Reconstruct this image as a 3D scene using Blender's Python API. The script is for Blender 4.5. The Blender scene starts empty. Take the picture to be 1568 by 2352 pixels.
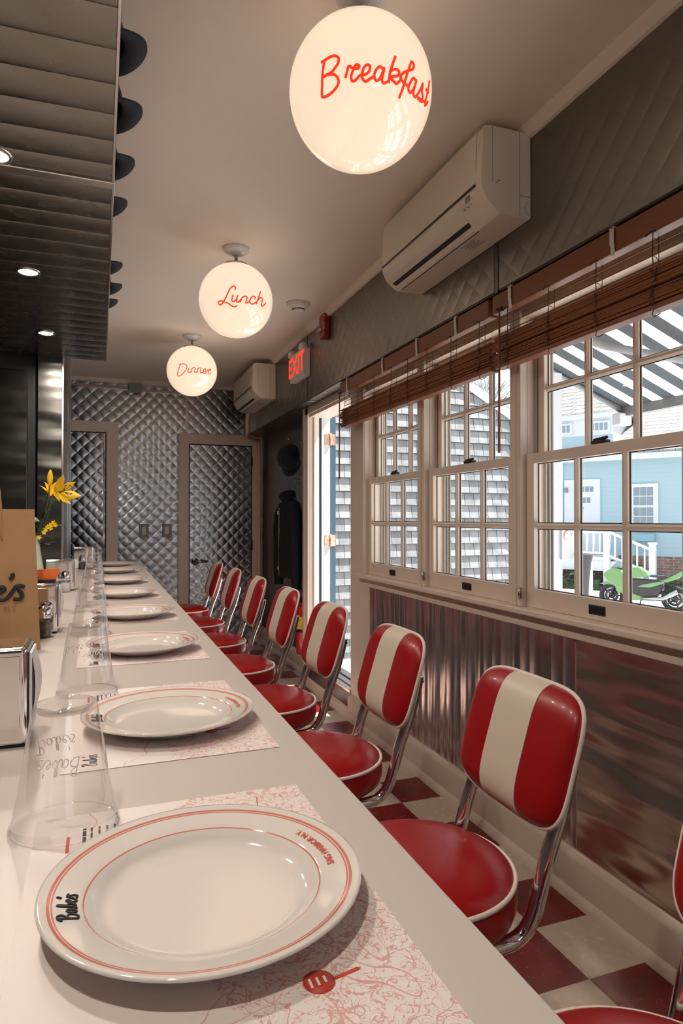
import bpy, bmesh, math, random
from mathutils import Vector, Matrix, noise
random.seed(7)
PI = math.pi
COL = bpy.context.scene.collection
sc = bpy.context.scene

# ------------------------------------------------------------------ helpers
class MB:
    """collects shapes into one mesh"""
    def __init__(s): s.v = []; s.f = []; s.mi = []; s.sm = []
    def add(s, vs, fs, mi=0, smooth=False):
        n = len(s.v); s.v += [tuple(p) for p in vs]
        for f in fs:
            s.f.append(tuple(i + n for i in f)); s.mi.append(mi); s.sm.append(smooth)
        return s
    def box(s, x0, y0, z0, x1, y1, z1, mi=0):
        a, b = sorted((x0, x1)); c, d = sorted((y0, y1)); e, g = sorted((z0, z1))
        v = [(a, c, e), (b, c, e), (b, d, e), (a, d, e), (a, c, g), (b, c, g), (b, d, g), (a, d, g)]
        return s.add(v, [(0, 3, 2, 1), (4, 5, 6, 7), (0, 1, 5, 4), (1, 2, 6, 5), (2, 3, 7, 6), (3, 0, 4, 7)], mi)
    def rbox(s, x0, y0, z0, x1, y1, z1, r=.004, seg=2, mi=0):
        bm = bmesh.new()
        bmesh.ops.create_cube(bm, size=1)
        c = Vector(((x0 + x1) / 2, (y0 + y1) / 2, (z0 + z1) / 2)); d = (abs(x1 - x0), abs(y1 - y0), abs(z1 - z0))
        for v in bm.verts: v.co = Vector((v.co.x * d[0], v.co.y * d[1], v.co.z * d[2])) + c
        bmesh.ops.bevel(bm, geom=bm.edges[:], offset=min(r, min(d) * .49), segments=seg, profile=.5, affect='EDGES')
        bm.verts.index_update()
        s.add([v.co[:] for v in bm.verts], [[v.index for v in f.verts] for f in bm.faces], mi, False)
        bm.free(); return s
    def tube(s, pts, r, n=8, mi=0, cap=True, closed=False, ry=None):
        pts = [Vector(p) for p in pts]; m = len(pts)
        rs = r if isinstance(r, (list, tuple)) else [r] * m
        up = None; vs = []; fs = []
        for i, p in enumerate(pts):
            if closed: t = (pts[(i + 1) % m] - pts[i - 1])
            else: t = pts[min(i + 1, m - 1)] - pts[max(i - 1, 0)]
            if t.length < 1e-9: t = Vector((0, 0, 1))
            t.normalize()
            if up is None:
                up = Vector((0, 0, 1)) if abs(t.z) < .9 else Vector((1, 0, 0))
            a = t.cross(up)
            if a.length < 1e-6: a = t.orthogonal()
            a.normalize(); b = a.cross(t).normalized(); up = b
            for k in range(n):
                th = 2 * PI * k / n
                vs.append(p + a * (math.cos(th) * rs[i]) + b * (math.sin(th) * (rs[i] if ry is None else ry[i] if isinstance(ry, (list, tuple)) else ry)))
        for i in range(m if closed else m - 1):
            j = (i + 1) % m
            for k in range(n):
                fs.append((i * n + k, i * n + (k + 1) % n, j * n + (k + 1) % n, j * n + k))
        if cap and not closed:
            fs.append(tuple(range(n))[::-1]); fs.append(tuple((m - 1) * n + k for k in range(n)))
        return s.add(vs, fs, mi, True)
    def lathe(s, prof, c=(0, 0, 0), n=48, mi=0, axis='z', smooth=True):
        vs = []; fs = []
        for (r, z) in prof:
            for k in range(n):
                th = 2 * PI * k / n; x, y = r * math.cos(th), r * math.sin(th)
                p = (x, y, z) if axis == 'z' else ((z, x, y) if axis == 'x' else (x, z, y))
                vs.append((p[0] + c[0], p[1] + c[1], p[2] + c[2]))
        for i in range(len(prof) - 1):
            for k in range(n):
                f = (i * n + k, i * n + (k + 1) % n, (i + 1) * n + (k + 1) % n, (i + 1) * n + k)
                fs.append(f if axis != 'y' else f[::-1])
        return s.add(vs, fs, mi, smooth)
    def prism(s, poly, a0, a1, axis='y', mi=0, smooth=False):
        """poly in the two other axes; extruded along axis"""
        n = len(poly); vs = []
        for a in (a0, a1):
            for (p, q) in poly:
                vs.append((p, a, q) if axis == 'y' else ((a, p, q) if axis == 'x' else (p, q, a)))
        fs = [tuple(range(n)), tuple(range(2 * n - 1, n - 1, -1))]
        s.add(vs, fs, mi, False)
        s.add(vs, [(i, i + n, (i + 1) % n + n, (i + 1) % n) for i in range(n)], mi, smooth)
        return s
    def quad(s, a, b, c, d, mi=0): return s.add([a, b, c, d], [(0, 1, 2, 3)], mi)
    def build(s, name, mats, parent=None, loc=None, fix=True):
        me = bpy.data.meshes.new(name); me.from_pydata([tuple(v) for v in s.v], [], s.f)
        for m in (mats if isinstance(mats, (list, tuple)) else [mats]): me.materials.append(m)
        for p, mi, sm in zip(me.polygons, s.mi, s.sm): p.material_index = mi; p.use_smooth = sm
        if fix:
            bm = bmesh.new(); bm.from_mesh(me)
            bmesh.ops.remove_doubles(bm, verts=bm.verts, dist=1e-5)
            bmesh.ops.recalc_face_normals(bm, faces=bm.faces)
            bm.to_mesh(me); bm.free()
        me.update()
        o = bpy.data.objects.new(name, me); COL.objects.link(o)
        if loc: o.location = loc
        if parent is not None: o.parent = parent
        return o

def tag(o, label=None, cat=None, group=None, kind=None):
    if label: o['label'] = label
    if cat: o['category'] = cat
    if group: o['group'] = group
    if kind: o['kind'] = kind
    return o
def empty(name, loc=(0, 0, 0), rz=0, label=None, cat=None, group=None, kind=None):
    o = bpy.data.objects.new(name, None); COL.objects.link(o); o.location = loc; o.rotation_euler = (0, 0, rz)
    o.empty_display_size = .1
    return tag(o, label, cat, group, kind)
def copy_tree(o, parent=None):
    c = o.copy(); COL.objects.link(c)
    if parent is not None: c.parent = parent
    for ch in list(o.children): copy_tree(ch, c)
    return c
def edge_split(o, ang=35):
    for p in o.data.polygons: p.use_smooth = True
    m = o.modifiers.new('es', 'EDGE_SPLIT'); m.split_angle = math.radians(ang); return o
def bevel(o, w=.003, seg=2):
    m = o.modifiers.new('bv', 'BEVEL'); m.width = w; m.segments = seg; m.limit_method = 'ANGLE'; m.angle_limit = math.radians(40); return o
def catmull(P, k=4):
    if len(P) < 3: return [tuple(p) for p in P]
    out = []
    Q = [P[0]] + list(P) + [P[-1]]
    for i in range(1, len(Q) - 2):
        p0, p1, p2, p3 = Q[i - 1], Q[i], Q[i + 1], Q[i + 2]
        for j in range(k):
            t = j / k
            out.append(tuple(.5 * ((2 * b) + (-a + c) * t + (2 * a - 5 * b + 4 * c - d) * t * t + (-a + 3 * b - 3 * c + d) * t ** 3) for a, b, c, d in zip(p0, p1, p2, p3)))
    out.append(tuple(P[-1])); return out
def strokes(mb, S, fmap, r, n=6, k=4, mi=0):
    for st in S:
        mb.tube([fmap(*p) for p in catmull(st, k)], r, n, mi)
def text_mb(txt, size, fmap, align='CENTER', extrude=0.0, bold=0.0):
    cu = bpy.data.curves.new('lettering', 'FONT'); cu.body = txt; cu.size = size; cu.align_x = align; cu.align_y = 'CENTER'
    cu.extrude = extrude; cu.offset = bold; cu.resolution_u = 3
    ob = bpy.data.objects.new('lettering', cu)
    me = bpy.data.meshes.new_from_object(ob)
    mb = MB(); mb.add([fmap(*v.co) for v in me.vertices], [tuple(p.vertices) for p in me.polygons])
    bpy.data.objects.remove(ob); bpy.data.meshes.remove(me); bpy.data.curves.remove(cu)
    return mb
BABES = [[(.2, 0), (.42, 1), (.6, 2)], [(.1, 1.7), (.6, 2.08), (1.1, 1.92), (1.05, 1.4), (.5, 1.05), (1.1, .95), (1.15, .4), (.7, -.02), (.2, .1)],
         [(2.12, .85), (1.8, 1), (1.47, .6), (1.52, .1), (1.85, .12), (2.15, .9), (2.1, .2), (2.3, 0), (2.5, .25)],
         [(2.5, .25), (2.88, 1.2), (2.95, 1.9), (2.75, 1.7), (2.65, .5), (2.8, .03), (3.1, .3), (3.15, .8), (2.9, .9)],
         [(3.1, .6), (3.5, .5), (3.88, .8), (3.74, 1.05), (3.45, .7), (3.5, .1), (3.85, 0), (4.15, .35)],
         [(4.28, 2.1), (4.33, 1.9), (4.17, 1.6)],
         [(4.15, .35), (4.55, 1.1), (4.62, .8), (4.85, .35), (4.7, 0), (4.35, .05)], [(4.5, 1.02), (4.75, 1.08), (4.95, .95)]]

# ------------------------------------------------------------------ materials
def newmat(name):
    m = bpy.data.materials.new(name); m.use_nodes = True; nt = m.node_tree
    return m, nt, nt.nodes['Principled BSDF']
def N(nt, t, **kw):
    n = nt.nodes.new(t)
    for k, v in kw.items(): setattr(n, k, v)
    return n
def setin(n, **kw):
    for k, v in kw.items(): n.inputs[k.replace('_', ' ')].default_value = v
def math_n(nt, op, a, b=None, c=None):
    n = nt.nodes.new('ShaderNodeMath'); n.operation = op
    for i, x in enumerate((a, b, c)):
        if x is None: continue
        if isinstance(x, (int, float)): n.inputs[i].default_value = x
        else: nt.links.new(x, n.inputs[i])
    return n.outputs[0]
def pos(nt, obj=False):
    if obj: s = N(nt, 'ShaderNodeTexCoord').outputs['Object']
    else: s = N(nt, 'ShaderNodeNewGeometry').outputs['Position']
    x = N(nt, 'ShaderNodeSeparateXYZ'); nt.links.new(s, x.inputs[0]); return s, x.outputs
def mat(name, col, rough=.5, metal=0., coat=0., spec=.5, noise_s=None, noise_a=.08, bump=0., bump_s=80, emit=None, es=0., sheen=0.):
    m, nt, b = newmat(name)
    b.inputs['Base Color'].default_value = (*col, 1); b.inputs['Roughness'].default_value = rough
    b.inputs['Metallic'].default_value = metal; b.inputs['Coat Weight'].default_value = coat; b.inputs['Coat Roughness'].default_value = .08
    b.inputs['Specular IOR Level'].default_value = spec
    if sheen: b.inputs['Sheen Weight'].default_value = sheen
    if emit: b.inputs['Emission Color'].default_value = (*emit, 1); b.inputs['Emission Strength'].default_value = es
    if noise_s or bump:
        p, _ = pos(nt, True)
        nz = N(nt, 'ShaderNodeTexNoise'); nz.inputs['Scale'].default_value = noise_s or bump_s; nz.inputs['Detail'].default_value = 4
        nt.links.new(p, nz.inputs['Vector'])
        if noise_s:
            mx = N(nt, 'ShaderNodeMix', data_type='RGBA'); mx.inputs[6].default_value = (*[max(0, c * (1 - noise_a)) for c in col], 1)
            mx.inputs[7].default_value = (*[min(1, c * (1 + noise_a)) for c in col], 1)
            nt.links.new(nz.outputs[0], mx.inputs[0]); nt.links.new(mx.outputs[2], b.inputs['Base Color'])
        if bump:
            if noise_s:
                nz = N(nt, 'ShaderNodeTexNoise'); nz.inputs['Scale'].default_value = bump_s; nt.links.new(p, nz.inputs['Vector'])
            bp = N(nt, 'ShaderNodeBump'); bp.inputs['Strength'].default_value = bump; bp.inputs['Distance'].default_value = .01
            nt.links.new(nz.outputs[0], bp.inputs['Height']); nt.links.new(bp.outputs[0], b.inputs['Normal'])
    return m
def steel(name, kind, h='x', col=(.46, .45, .44), rough=.2, amt=1.0, pitch=.11):
    """embossed stainless sheet: 'quilt' diamonds, 'rib' parallel creases, 'wavy' hand-laid sheet"""
    m, nt, b = newmat(name)
    b.inputs['Base Color'].default_value = (*col, 1); b.inputs['Metallic'].default_value = 1; b.inputs['Roughness'].default_value = rough
    p, o = pos(nt)
    H = o[0] if h == 'x' else o[1]
    nz = N(nt, 'ShaderNodeTexNoise'); nz.inputs['Scale'].default_value = 2.0; nz.inputs['Detail'].default_value = 0; nt.links.new(p, nz.inputs['Vector'])
    if kind == 'quilt':
        w = math_n(nt, 'MULTIPLY', nz.outputs[0], .05)
        u = math_n(nt, 'ADD', H, w)
        k = PI / pitch
        a = math_n(nt, 'ABSOLUTE', math_n(nt, 'SINE', math_n(nt, 'MULTIPLY', math_n(nt, 'ADD', u, o[2]), k)))
        c = math_n(nt, 'ABSOLUTE', math_n(nt, 'SINE', math_n(nt, 'MULTIPLY', math_n(nt, 'SUBTRACT', u, o[2]), k)))
        hh = math_n(nt, 'POWER', math_n(nt, 'MULTIPLY', a, c), .62)
        hh = math_n(nt, 'ADD', hh, math_n(nt, 'MULTIPLY', nz.outputs[0], 3.))
        dist = .0027 * amt
    elif kind == 'rib':
        # creases run across h; pitch along h
        a = math_n(nt, 'ABSOLUTE', math_n(nt, 'SINE', math_n(nt, 'ADD', math_n(nt, 'MULTIPLY', H, PI / pitch), math_n(nt, 'MULTIPLY', nz.outputs[0], .9))))
        hh = math_n(nt, 'POWER', a, .55)
        n2 = N(nt, 'ShaderNodeTexNoise'); n2.inputs['Scale'].default_value = 2.2; n2.inputs['Detail'].default_value = 0; nt.links.new(p, n2.inputs['Vector'])
        hh = math_n(nt, 'ADD', hh, math_n(nt, 'MULTIPLY', n2.outputs[0], 1.4))
        dist = .006 * amt
    else:
        mp = N(nt, 'ShaderNodeMapping'); nt.links.new(p, mp.inputs[0])
        mp.inputs['Scale'].default_value = (1, .9, 5.5) if kind == 'wavy' else (1, 7, .5)
        if kind == 'wavy': mp.inputs['Rotation'].default_value = (.22, 0, 0)
        n2 = N(nt, 'ShaderNodeTexNoise'); n2.inputs['Scale'].default_value = 1.5; n2.inputs['Detail'].default_value = 1.; nt.links.new(mp.outputs[0], n2.inputs['Vector'])
        hh = math_n(nt, 'MULTIPLY', n2.outputs[0], 3.)
        if kind == 'pleat':
            hh = math_n(nt, 'ADD', hh, math_n(nt, 'MULTIPLY', math_n(nt, 'ABSOLUTE', math_n(nt, 'SINE', math_n(nt, 'MULTIPLY', o[1], PI / .06))), .25))
        dist = .010 * amt
    bp = N(nt, 'ShaderNodeBump'); bp.inputs['Strength'].default_value = 1.; bp.inputs['Distance'].default_value = dist
    nt.links.new(hh, bp.inputs['Height']); nt.links.new(bp.outputs[0], b.inputs['Normal'])
    n3 = N(nt, 'ShaderNodeTexNoise'); n3.inputs['Scale'].default_value = 14; nt.links.new(p, n3.inputs['Vector'])
    mr = N(nt, 'ShaderNodeMapRange'); mr.inputs['To Min'].default_value = rough * .75; mr.inputs['To Max'].default_value = rough * 1.4
    nt.links.new(n3.outputs[0], mr.inputs[0]); nt.links.new(mr.outputs[0], b.inputs['Roughness'])
    return m
def clear(name, tint=(.97, .985, .98), fac=.08, rough=0.0, edge=.5):
    """thin clear sheet: transparent plus fresnel gloss"""
    m, nt, b = newmat(name); nt.nodes.remove(b)
    out = nt.nodes['Material Output']
    t = N(nt, 'ShaderNodeBsdfTransparent'); t.inputs[0].default_value = (*tint, 1)
    g = N(nt, 'ShaderNodeBsdfGlossy'); g.inputs['Roughness'].default_value = rough; g.inputs[0].default_value = (1, 1, 1, 1)
    lw = N(nt, 'ShaderNodeLayerWeight'); lw.inputs[0].default_value = edge
    f = math_n(nt, 'ADD', math_n(nt, 'MULTIPLY', math_n(nt, 'POWER', lw.outputs['Facing'], 3.), .6), fac)
    f = math_n(nt, 'MINIMUM', f, .9)
    mx = N(nt, 'ShaderNodeMixShader'); nt.links.new(f, mx.inputs[0]); nt.links.new(t.outputs[0], mx.inputs[1]); nt.links.new(g.outputs[0], mx.inputs[2])
    nt.links.new(mx.outputs[0], out.inputs[0]); return m

M = {}
M['trim'] = mat('painted_trim', (.74, .62, .525), .38, noise_s=6, noise_a=.04)
M['ceil'] = mat('ceiling_paint', (.80, .70, .61), .75, noise_s=1.5, noise_a=.03, bump=.05, bump_s=60)
M['ac'] = mat('ac_plastic', (.78, .71, .60), .35, spec=.5)
M['ac2'] = mat('ac_plastic_flap', (.76, .70, .60), .3)
M['white'] = mat('white_enamel', (.75, .76, .78), .25, coat=.3)
M['wplastic'] = mat('white_plastic', (.72, .68, .64), .35)
M['black'] = mat('black_plastic', (.012, .012, .014), .4)
M['dark'] = mat('dark_slot', (.004, .004, .004), .6)
M['grey'] = mat('grey_paint', (.22, .23, .24), .5)
M['navy'] = mat('navy_cloth', (.006, .011, .02), .9, bump=.3, bump_s=400, sheen=.1)
M['jacket'] = mat('black_cloth', (.004, .005, .007), .85, bump=.5, bump_s=30)
M['chrome'] = mat('chrome', (.82, .80, .80), .06, metal=1)
M['chrome2'] = mat('brushed_chrome', (.55, .52, .50), .18, metal=1)
M['plainsteel'] = steel('plain_steel', 'wavy', 'x', (.20, .20, .20), .22, .4)
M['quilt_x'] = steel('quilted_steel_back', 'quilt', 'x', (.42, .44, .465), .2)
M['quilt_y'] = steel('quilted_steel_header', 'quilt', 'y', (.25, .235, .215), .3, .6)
M['poststeel'] = steel('dark_post_steel', 'wavy', 'x', (.10, .10, .095), .2, .5)
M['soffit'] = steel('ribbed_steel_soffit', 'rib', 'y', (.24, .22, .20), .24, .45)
M['dado1'] = steel('pleated_steel_dado', 'pleat', 'y', (.56, .50, .51), .2, 1.)
M['dado2'] = steel('wavy_steel_dado', 'wavy', 'y', (.66, .56, .52), .19, 1.3)
M['darksteel'] = steel('dark_steel', 'wavy', 'y', (.16, .145, .13), .3, .2)
M['vinyl'] = mat('red_vinyl', (.33, .0018, .0045), .34, coat=.10, bump=.04, bump_s=900)
M['cream'] = mat('cream_vinyl', (.68, .60, .49), .38, coat=.1, bump=.04, bump_s=900)
M['piping'] = mat('white_piping', (.80, .72, .64), .4)
M['top'] = mat('laminate_counter', (.58, .53, .49), .33, noise_s=900, noise_a=.03, spec=.5)
M['cabinet'] = mat('counter_cabinet', (.30, .29, .28), .5)
M['paperw'] = mat('white_paper', (.85, .82, .82), .8)
M['kraft'] = mat('kraft_paper', (.42, .24, .115), .8, noise_s=25, noise_a=.12, bump=.12, bump_s=18)
M['kraftd'] = mat('kraft_fold', (.22, .10, .03), .8)
M['ink'] = mat('black_ink', (.015, .02, .02), .6)
M['inkbrown'] = mat('brown_ink', (.25, .14, .08), .7)
M['redink'] = mat('red_ink', (.60, .06, .04), .5)
M['glass'] = clear('window_glass', (.97, .985, .985), .035, 0, .35)
M['cup'] = clear('clear_plastic', (.94, .925, .925), .07, .04, .6)
M['shaker'] = clear('shaker_glass', (.9, .91, .91), .08, .02, .5)
M['salt'] = mat('salt', (.85, .84, .82), .9)
M['pepper'] = mat('ground_pepper', (.06, .05, .04), .9, noise_s=500, noise_a=.9)
M['cupink'] = mat('white_print', (.95, .93, .95), .6)
M['plate_steel'] = mat('grey_steel_plate', (.20, .21, .21), .35, metal=.3)
M['redpaint'] = mat('red_lamp_paint', (.75, .03, .01), .4, emit=(1, .04, .01), es=.55)
M['alarm'] = mat('alarm_red', (.30, .01, .015), .35, coat=.3)
M['exting'] = mat('extinguisher_red', (.55, .01, .015), .25, coat=.6)
M['yellow'] = mat('yellow_label', (.8, .55, .03), .5)
M['exit'] = mat('exit_letters', (.8, .05, .03), .4, emit=(1, .05, .02), es=.6)
M['copper'] = mat('worn_copper_hinge', (.75, .42, .30), .3, metal=.8, noise_s=60, noise_a=.4)
M['doorpaint'] = mat('slate_blue_paint', (.045, .09, .13), .4)
M['whiteout'] = mat('white_exterior_paint', (.62, .64, .68), .45)
M['track'] = mat('storm_track', (.42, .40, .36), .5)
M['vase'] = mat('green_white_glass', (.55, .62, .42), .15, coat=.5, noise_s=18, noise_a=.25)
M['petal'] = mat('lily_petal', (.92, .58, .01), .45, noise_s=30, noise_a=.1)
M['petal2'] = mat('yellow_blossom', (.85, .60, .01), .5)
M['leaf'] = mat('dark_leaf', (.012, .035, .018), .45)
M['stem'] = mat('green_stem', (.05, .10, .03), .5)
M['stamen'] = mat('brown_stamen', (.10, .02, .01), .6)
M['orange'] = mat('orange_card', (.85, .18, .04), .4)
M['rust'] = mat('dark_riser', (.055, .03, .03), .35, noise_s=30, noise_a=.4)
M['concrete'] = mat('sunlit_concrete', (.62, .62, .62), .85, noise_s=.7, noise_a=.12)
M['pave'] = mat('asphalt', (.50, .51, .53), .9, noise_s=.9, noise_a=.15)
M['bluewall'] = None

def wood_mat(name, c1, c2, sc_=(3, 60, 60)):
    m, nt, b = newmat(name); p, _ = pos(nt)
    mp = N(nt, 'ShaderNodeMapping'); mp.inputs['Scale'].default_value = sc_; nt.links.new(p, mp.inputs[0])
    nz = N(nt, 'ShaderNodeTexNoise'); nz.inputs['Scale'].default_value = 1; nz.inputs['Detail'].default_value = 5; nt.links.new(mp.outputs[0], nz.inputs['Vector'])
    mx = N(nt, 'ShaderNodeMix', data_type='RGBA'); mx.inputs[6].default_value = (*c1, 1); mx.inputs[7].default_value = (*c2, 1)
    nt.links.new(nz.outputs[0], mx.inputs[0]); nt.links.new(mx.outputs[2], b.inputs['Base Color']); b.inputs['Roughness'].default_value = .45
    return m
M['bamboo'] = wood_mat('bamboo', (.05, .012, .002), (.46, .16, .04), (330, 1.2, 330))
M['rail'] = wood_mat('blind_rail_wood', (.17, .052, .018), (.27, .09, .032), (60, 2, 60))
M['cord'] = mat('brown_cord', (.09, .04, .02), .8)

def floor_mat():
    m, nt, b = newmat('checker_tile')
    p, o = pos(nt); T = .2289
    i = math_n(nt, 'FLOOR', math_n(nt, 'DIVIDE', math_n(nt, 'SUBTRACT', o[0], 1.212), T))
    j = math_n(nt, 'FLOOR', math_n(nt, 'DIVIDE', math_n(nt, 'SUBTRACT', o[1], 1.410), T))
    par = math_n(nt, 'PINGPONG', math_n(nt, 'ADD', math_n(nt, 'ADD', i, j), 400), 1)
    nz = N(nt, 'ShaderNodeTexNoise'); nz.inputs['Scale'].default_value = 40; nz.inputs['Detail'].default_value = 6; nt.links.new(p, nz.inputs['Vector'])
    mx = N(nt, 'ShaderNodeMix', data_type='RGBA'); nt.links.new(par, mx.inputs[0])
    mx.inputs[6].default_value = (.66, .57, .46, 1); mx.inputs[7].default_value = (.19, .003, .005, 1)
    m2 = N(nt, 'ShaderNodeMix', data_type='RGBA', blend_type='MULTIPLY'); m2.inputs[0].default_value = .25
    nt.links.new(mx.outputs[2], m2.inputs[6]); nt.links.new(nz.outputs[0], m2.inputs[7])
    # thin dark joint
    fx = math_n(nt, 'FRACT', math_n(nt, 'DIVIDE', math_n(nt, 'SUBTRACT', o[0], 1.212 - 40 * T), T))
    fy = math_n(nt, 'FRACT', math_n(nt, 'DIVIDE', math_n(nt, 'SUBTRACT', o[1], 1.410 - 40 * T), T))
    ex = math_n(nt, 'LESS_THAN', math_n(nt, 'MINIMUM', math_n(nt, 'MINIMUM', fx, math_n(nt, 'SUBTRACT', 1, fx)), math_n(nt, 'MINIMUM', fy, math_n(nt, 'SUBTRACT', 1, fy))), .003)
    m3 = N(nt, 'ShaderNodeMix', data_type='RGBA'); nt.links.new(math_n(nt, 'MULTIPLY', ex, .5), m3.inputs[0]); nt.links.new(m2.outputs[2], m3.inputs[6]); m3.inputs[7].default_value = (.1, .05, .04, 1)
    nt.links.new(m3.outputs[2], b.inputs['Base Color'])
    mr = N(nt, 'ShaderNodeMapRange'); mr.inputs['To Min'].default_value = .16; mr.inputs['To Max'].default_value = .34
    nt.links.new(nz.outputs[0], mr.inputs[0]); nt.links.new(mr.outputs[0], b.inputs['Roughness'])
    return m
M['floor'] = floor_mat()

def plate_mat():
    m, nt, b = newmat('banded_porcelain')
    _, o = pos(nt, True)
    r = math_n(nt, 'SQRT', math_n(nt, 'ADD', math_n(nt, 'MULTIPLY', o[0], o[0]), math_n(nt, 'MULTIPLY', o[1], o[1])))
    def band(c, w): return math_n(nt, 'LESS_THAN', math_n(nt, 'ABSOLUTE', math_n(nt, 'SUBTRACT', r, c)), w)
    f = math_n(nt, 'MAXIMUM', math_n(nt, 'MAXIMUM', band(.0955, .0006), band(.1185, .0007)), band(.1211, .0012))
    top = math_n(nt, 'GREATER_THAN', o[2], .006)
    f = math_n(nt, 'MULTIPLY', math_n(nt, 'MULTIPLY', f, top), .85)
    mx = N(nt, 'ShaderNodeMix', data_type='RGBA'); mx.inputs[6].default_value = (.74, .70, .66, 1); mx.inputs[7].default_value = (.62, .12, .08, 1)
    nt.links.new(f, mx.inputs[0]); nt.links.new(mx.outputs[2], b.inputs['Base Color'])
    b.inputs['Roughness'].default_value = .08; b.inputs['Coat Weight'].default_value = .5; b.inputs['Coat Roughness'].default_value = .03
    return m
M['plate'] = plate_mat()

def placemat_mat():
    m, nt, b = newmat('printed_map_paper')
    p, o = pos(nt, True)
    def contour(scale, eps, detail, off, dist=0.):
        mp = N(nt, 'ShaderNodeMapping'); mp.inputs['Location'].default_value = (off, off * .7, 0); nt.links.new(p, mp.inputs[0])
        nz = N(nt, 'ShaderNodeTexNoise'); nz.inputs['Scale'].default_value = scale; nz.inputs['Detail'].default_value = detail; nz.inputs['Distortion'].default_value = dist
        nt.links.new(mp.outputs[0], nz.inputs['Vector'])
        return math_n(nt, 'LESS_THAN', math_n(nt, 'ABSOLUTE', math_n(nt, 'SUBTRACT', nz.outputs[0], .5)), eps)
    dense = math_n(nt, 'MAXIMUM', contour(42, .017, 3, 1.3, 1.4), contour(75, .016, 1, 5.1, 2.2))
    roads = contour(9, .0022, 2, 3.7, .6)
    # drawings fill the seat side; the left strip stays mostly blank
    nzm = N(nt, 'ShaderNodeTexNoise'); nzm.inputs['Scale'].default_value = 11; nt.links.new(p, nzm.inputs['Vector'])
    g = math_n(nt, 'ADD', math_n(nt, 'ADD', math_n(nt, 'MULTIPLY', o[0], 4.2), nzm.outputs[0]), -.47)
    g = math_n(nt, 'GREATER_THAN', g, 0.)
    f = math_n(nt, 'MAXIMUM', math_n(nt, 'MULTIPLY', dense, g), math_n(nt, 'MULTIPLY', roads, math_n(nt, 'GREATER_THAN', o[0], -.085)))
    mx = N(nt, 'ShaderNodeMix', data_type='RGBA'); mx.inputs[6].default_value = (.80, .74, .71, 1); mx.inputs[7].default_value = (.64, .30, .28, 1)
    nt.links.new(math_n(nt, 'MULTIPLY', f, .8), mx.inputs[0]); nt.links.new(mx.outputs[2], b.inputs['Base Color']); b.inputs['Roughness'].default_value = .55
    return m
M['map'] = placemat_mat()

def globe_mat():
    m, nt, b = newmat('lit_opal_glass')
    _, o = pos(nt, True)
    b.inputs['Base Color'].default_value = (.32, .29, .26, 1); b.inputs['Roughness'].default_value = .06
    b.inputs['Coat Weight'].default_value = .6
    b.inputs['Emission Color'].default_value = (1, .77, .56, 1); b.inputs['Emission Strength'].default_value = GLOBE_E
    return m
GLOBE_E = .60
M['globe'] = globe_mat()
M['puck'] = mat('lit_puck_lens', (.9, .85, .8), .3, emit=(1, .87, .74), es=440)

def clap_mat():
    m, nt, b = newmat('blue_clapboard'); b.inputs['Base Color'].default_value = (.36, .48, .53, 1); b.inputs['Roughness'].default_value = .6
    _, o = pos(nt)
    f = math_n(nt, 'FRACT', math_n(nt, 'DIVIDE', math_n(nt, 'ADD', o[2], 5), .11))
    bp = N(nt, 'ShaderNodeBump'); bp.inputs['Distance'].default_value = .03; bp.inputs['Strength'].default_value = .8
    nt.links.new(math_n(nt, 'SUBTRACT', 1, f), bp.inputs['Height']); nt.links.new(bp.outputs[0], b.inputs['Normal'])
    return m
M['bluewall'] = clap_mat()
def brickish(name, c1, c2, mort, w, h, size=.02, vec='xz', rough=.8):
    m, nt, b = newmat(name); _, o = pos(nt)
    cb = N(nt, 'ShaderNodeCombineXYZ'); nt.links.new(o[0] if vec[0] == 'x' else o[1], cb.inputs[0]); nt.links.new(o[2] if vec[1] == 'z' else o[1], cb.inputs[1])
    br = N(nt, 'ShaderNodeTexBrick'); nt.links.new(cb.outputs[0], br.inputs['Vector']); br.inputs['Scale'].default_value = 1
    br.inputs['Color1'].default_value = (*c1, 1); br.inputs['Color2'].default_value = (*c2, 1); br.inputs['Mortar'].default_value = (*mort, 1)
    br.inputs['Mortar Size'].default_value = size; br.inputs['Brick Width'].default_value = w; br.inputs['Row Height'].default_value = h
    br.offset_frequency = 2; br.squash = 1
    nz = N(nt, 'ShaderNodeTexNoise'); nz.inputs['Scale'].default_value = 9; nz.inputs['Detail'].default_value = 4
    g = N(nt, 'ShaderNodeNewGeometry'); nt.links.new(g.outputs['Position'], nz.inputs['Vector'])
    mx = N(nt, 'ShaderNodeMix', data_type='RGBA', blend_type='OVERLAY'); mx.inputs[0].default_value = .5
    nt.links.new(br.outputs[0], mx.inputs[6]); nt.links.new(nz.outputs[0], mx.inputs[7]); nt.links.new(mx.outputs[2], b.inputs['Base Color'])
    b.inputs['Roughness'].default_value = rough
    return m
M['shingle'] = brickish('weathered_cedar_shingles', (.20, .21, .22), (.30, .30, .31), (.05, .05, .05), .13, .1525, .004)
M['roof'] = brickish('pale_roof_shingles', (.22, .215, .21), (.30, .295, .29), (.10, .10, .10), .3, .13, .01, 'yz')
M['brick'] = brickish('brick_foundation', (.20, .10, .08), (.28, .16, .13), (.3, .28, .26), .2, .07, .008, 'yz')
M['awnw'] = None
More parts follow.
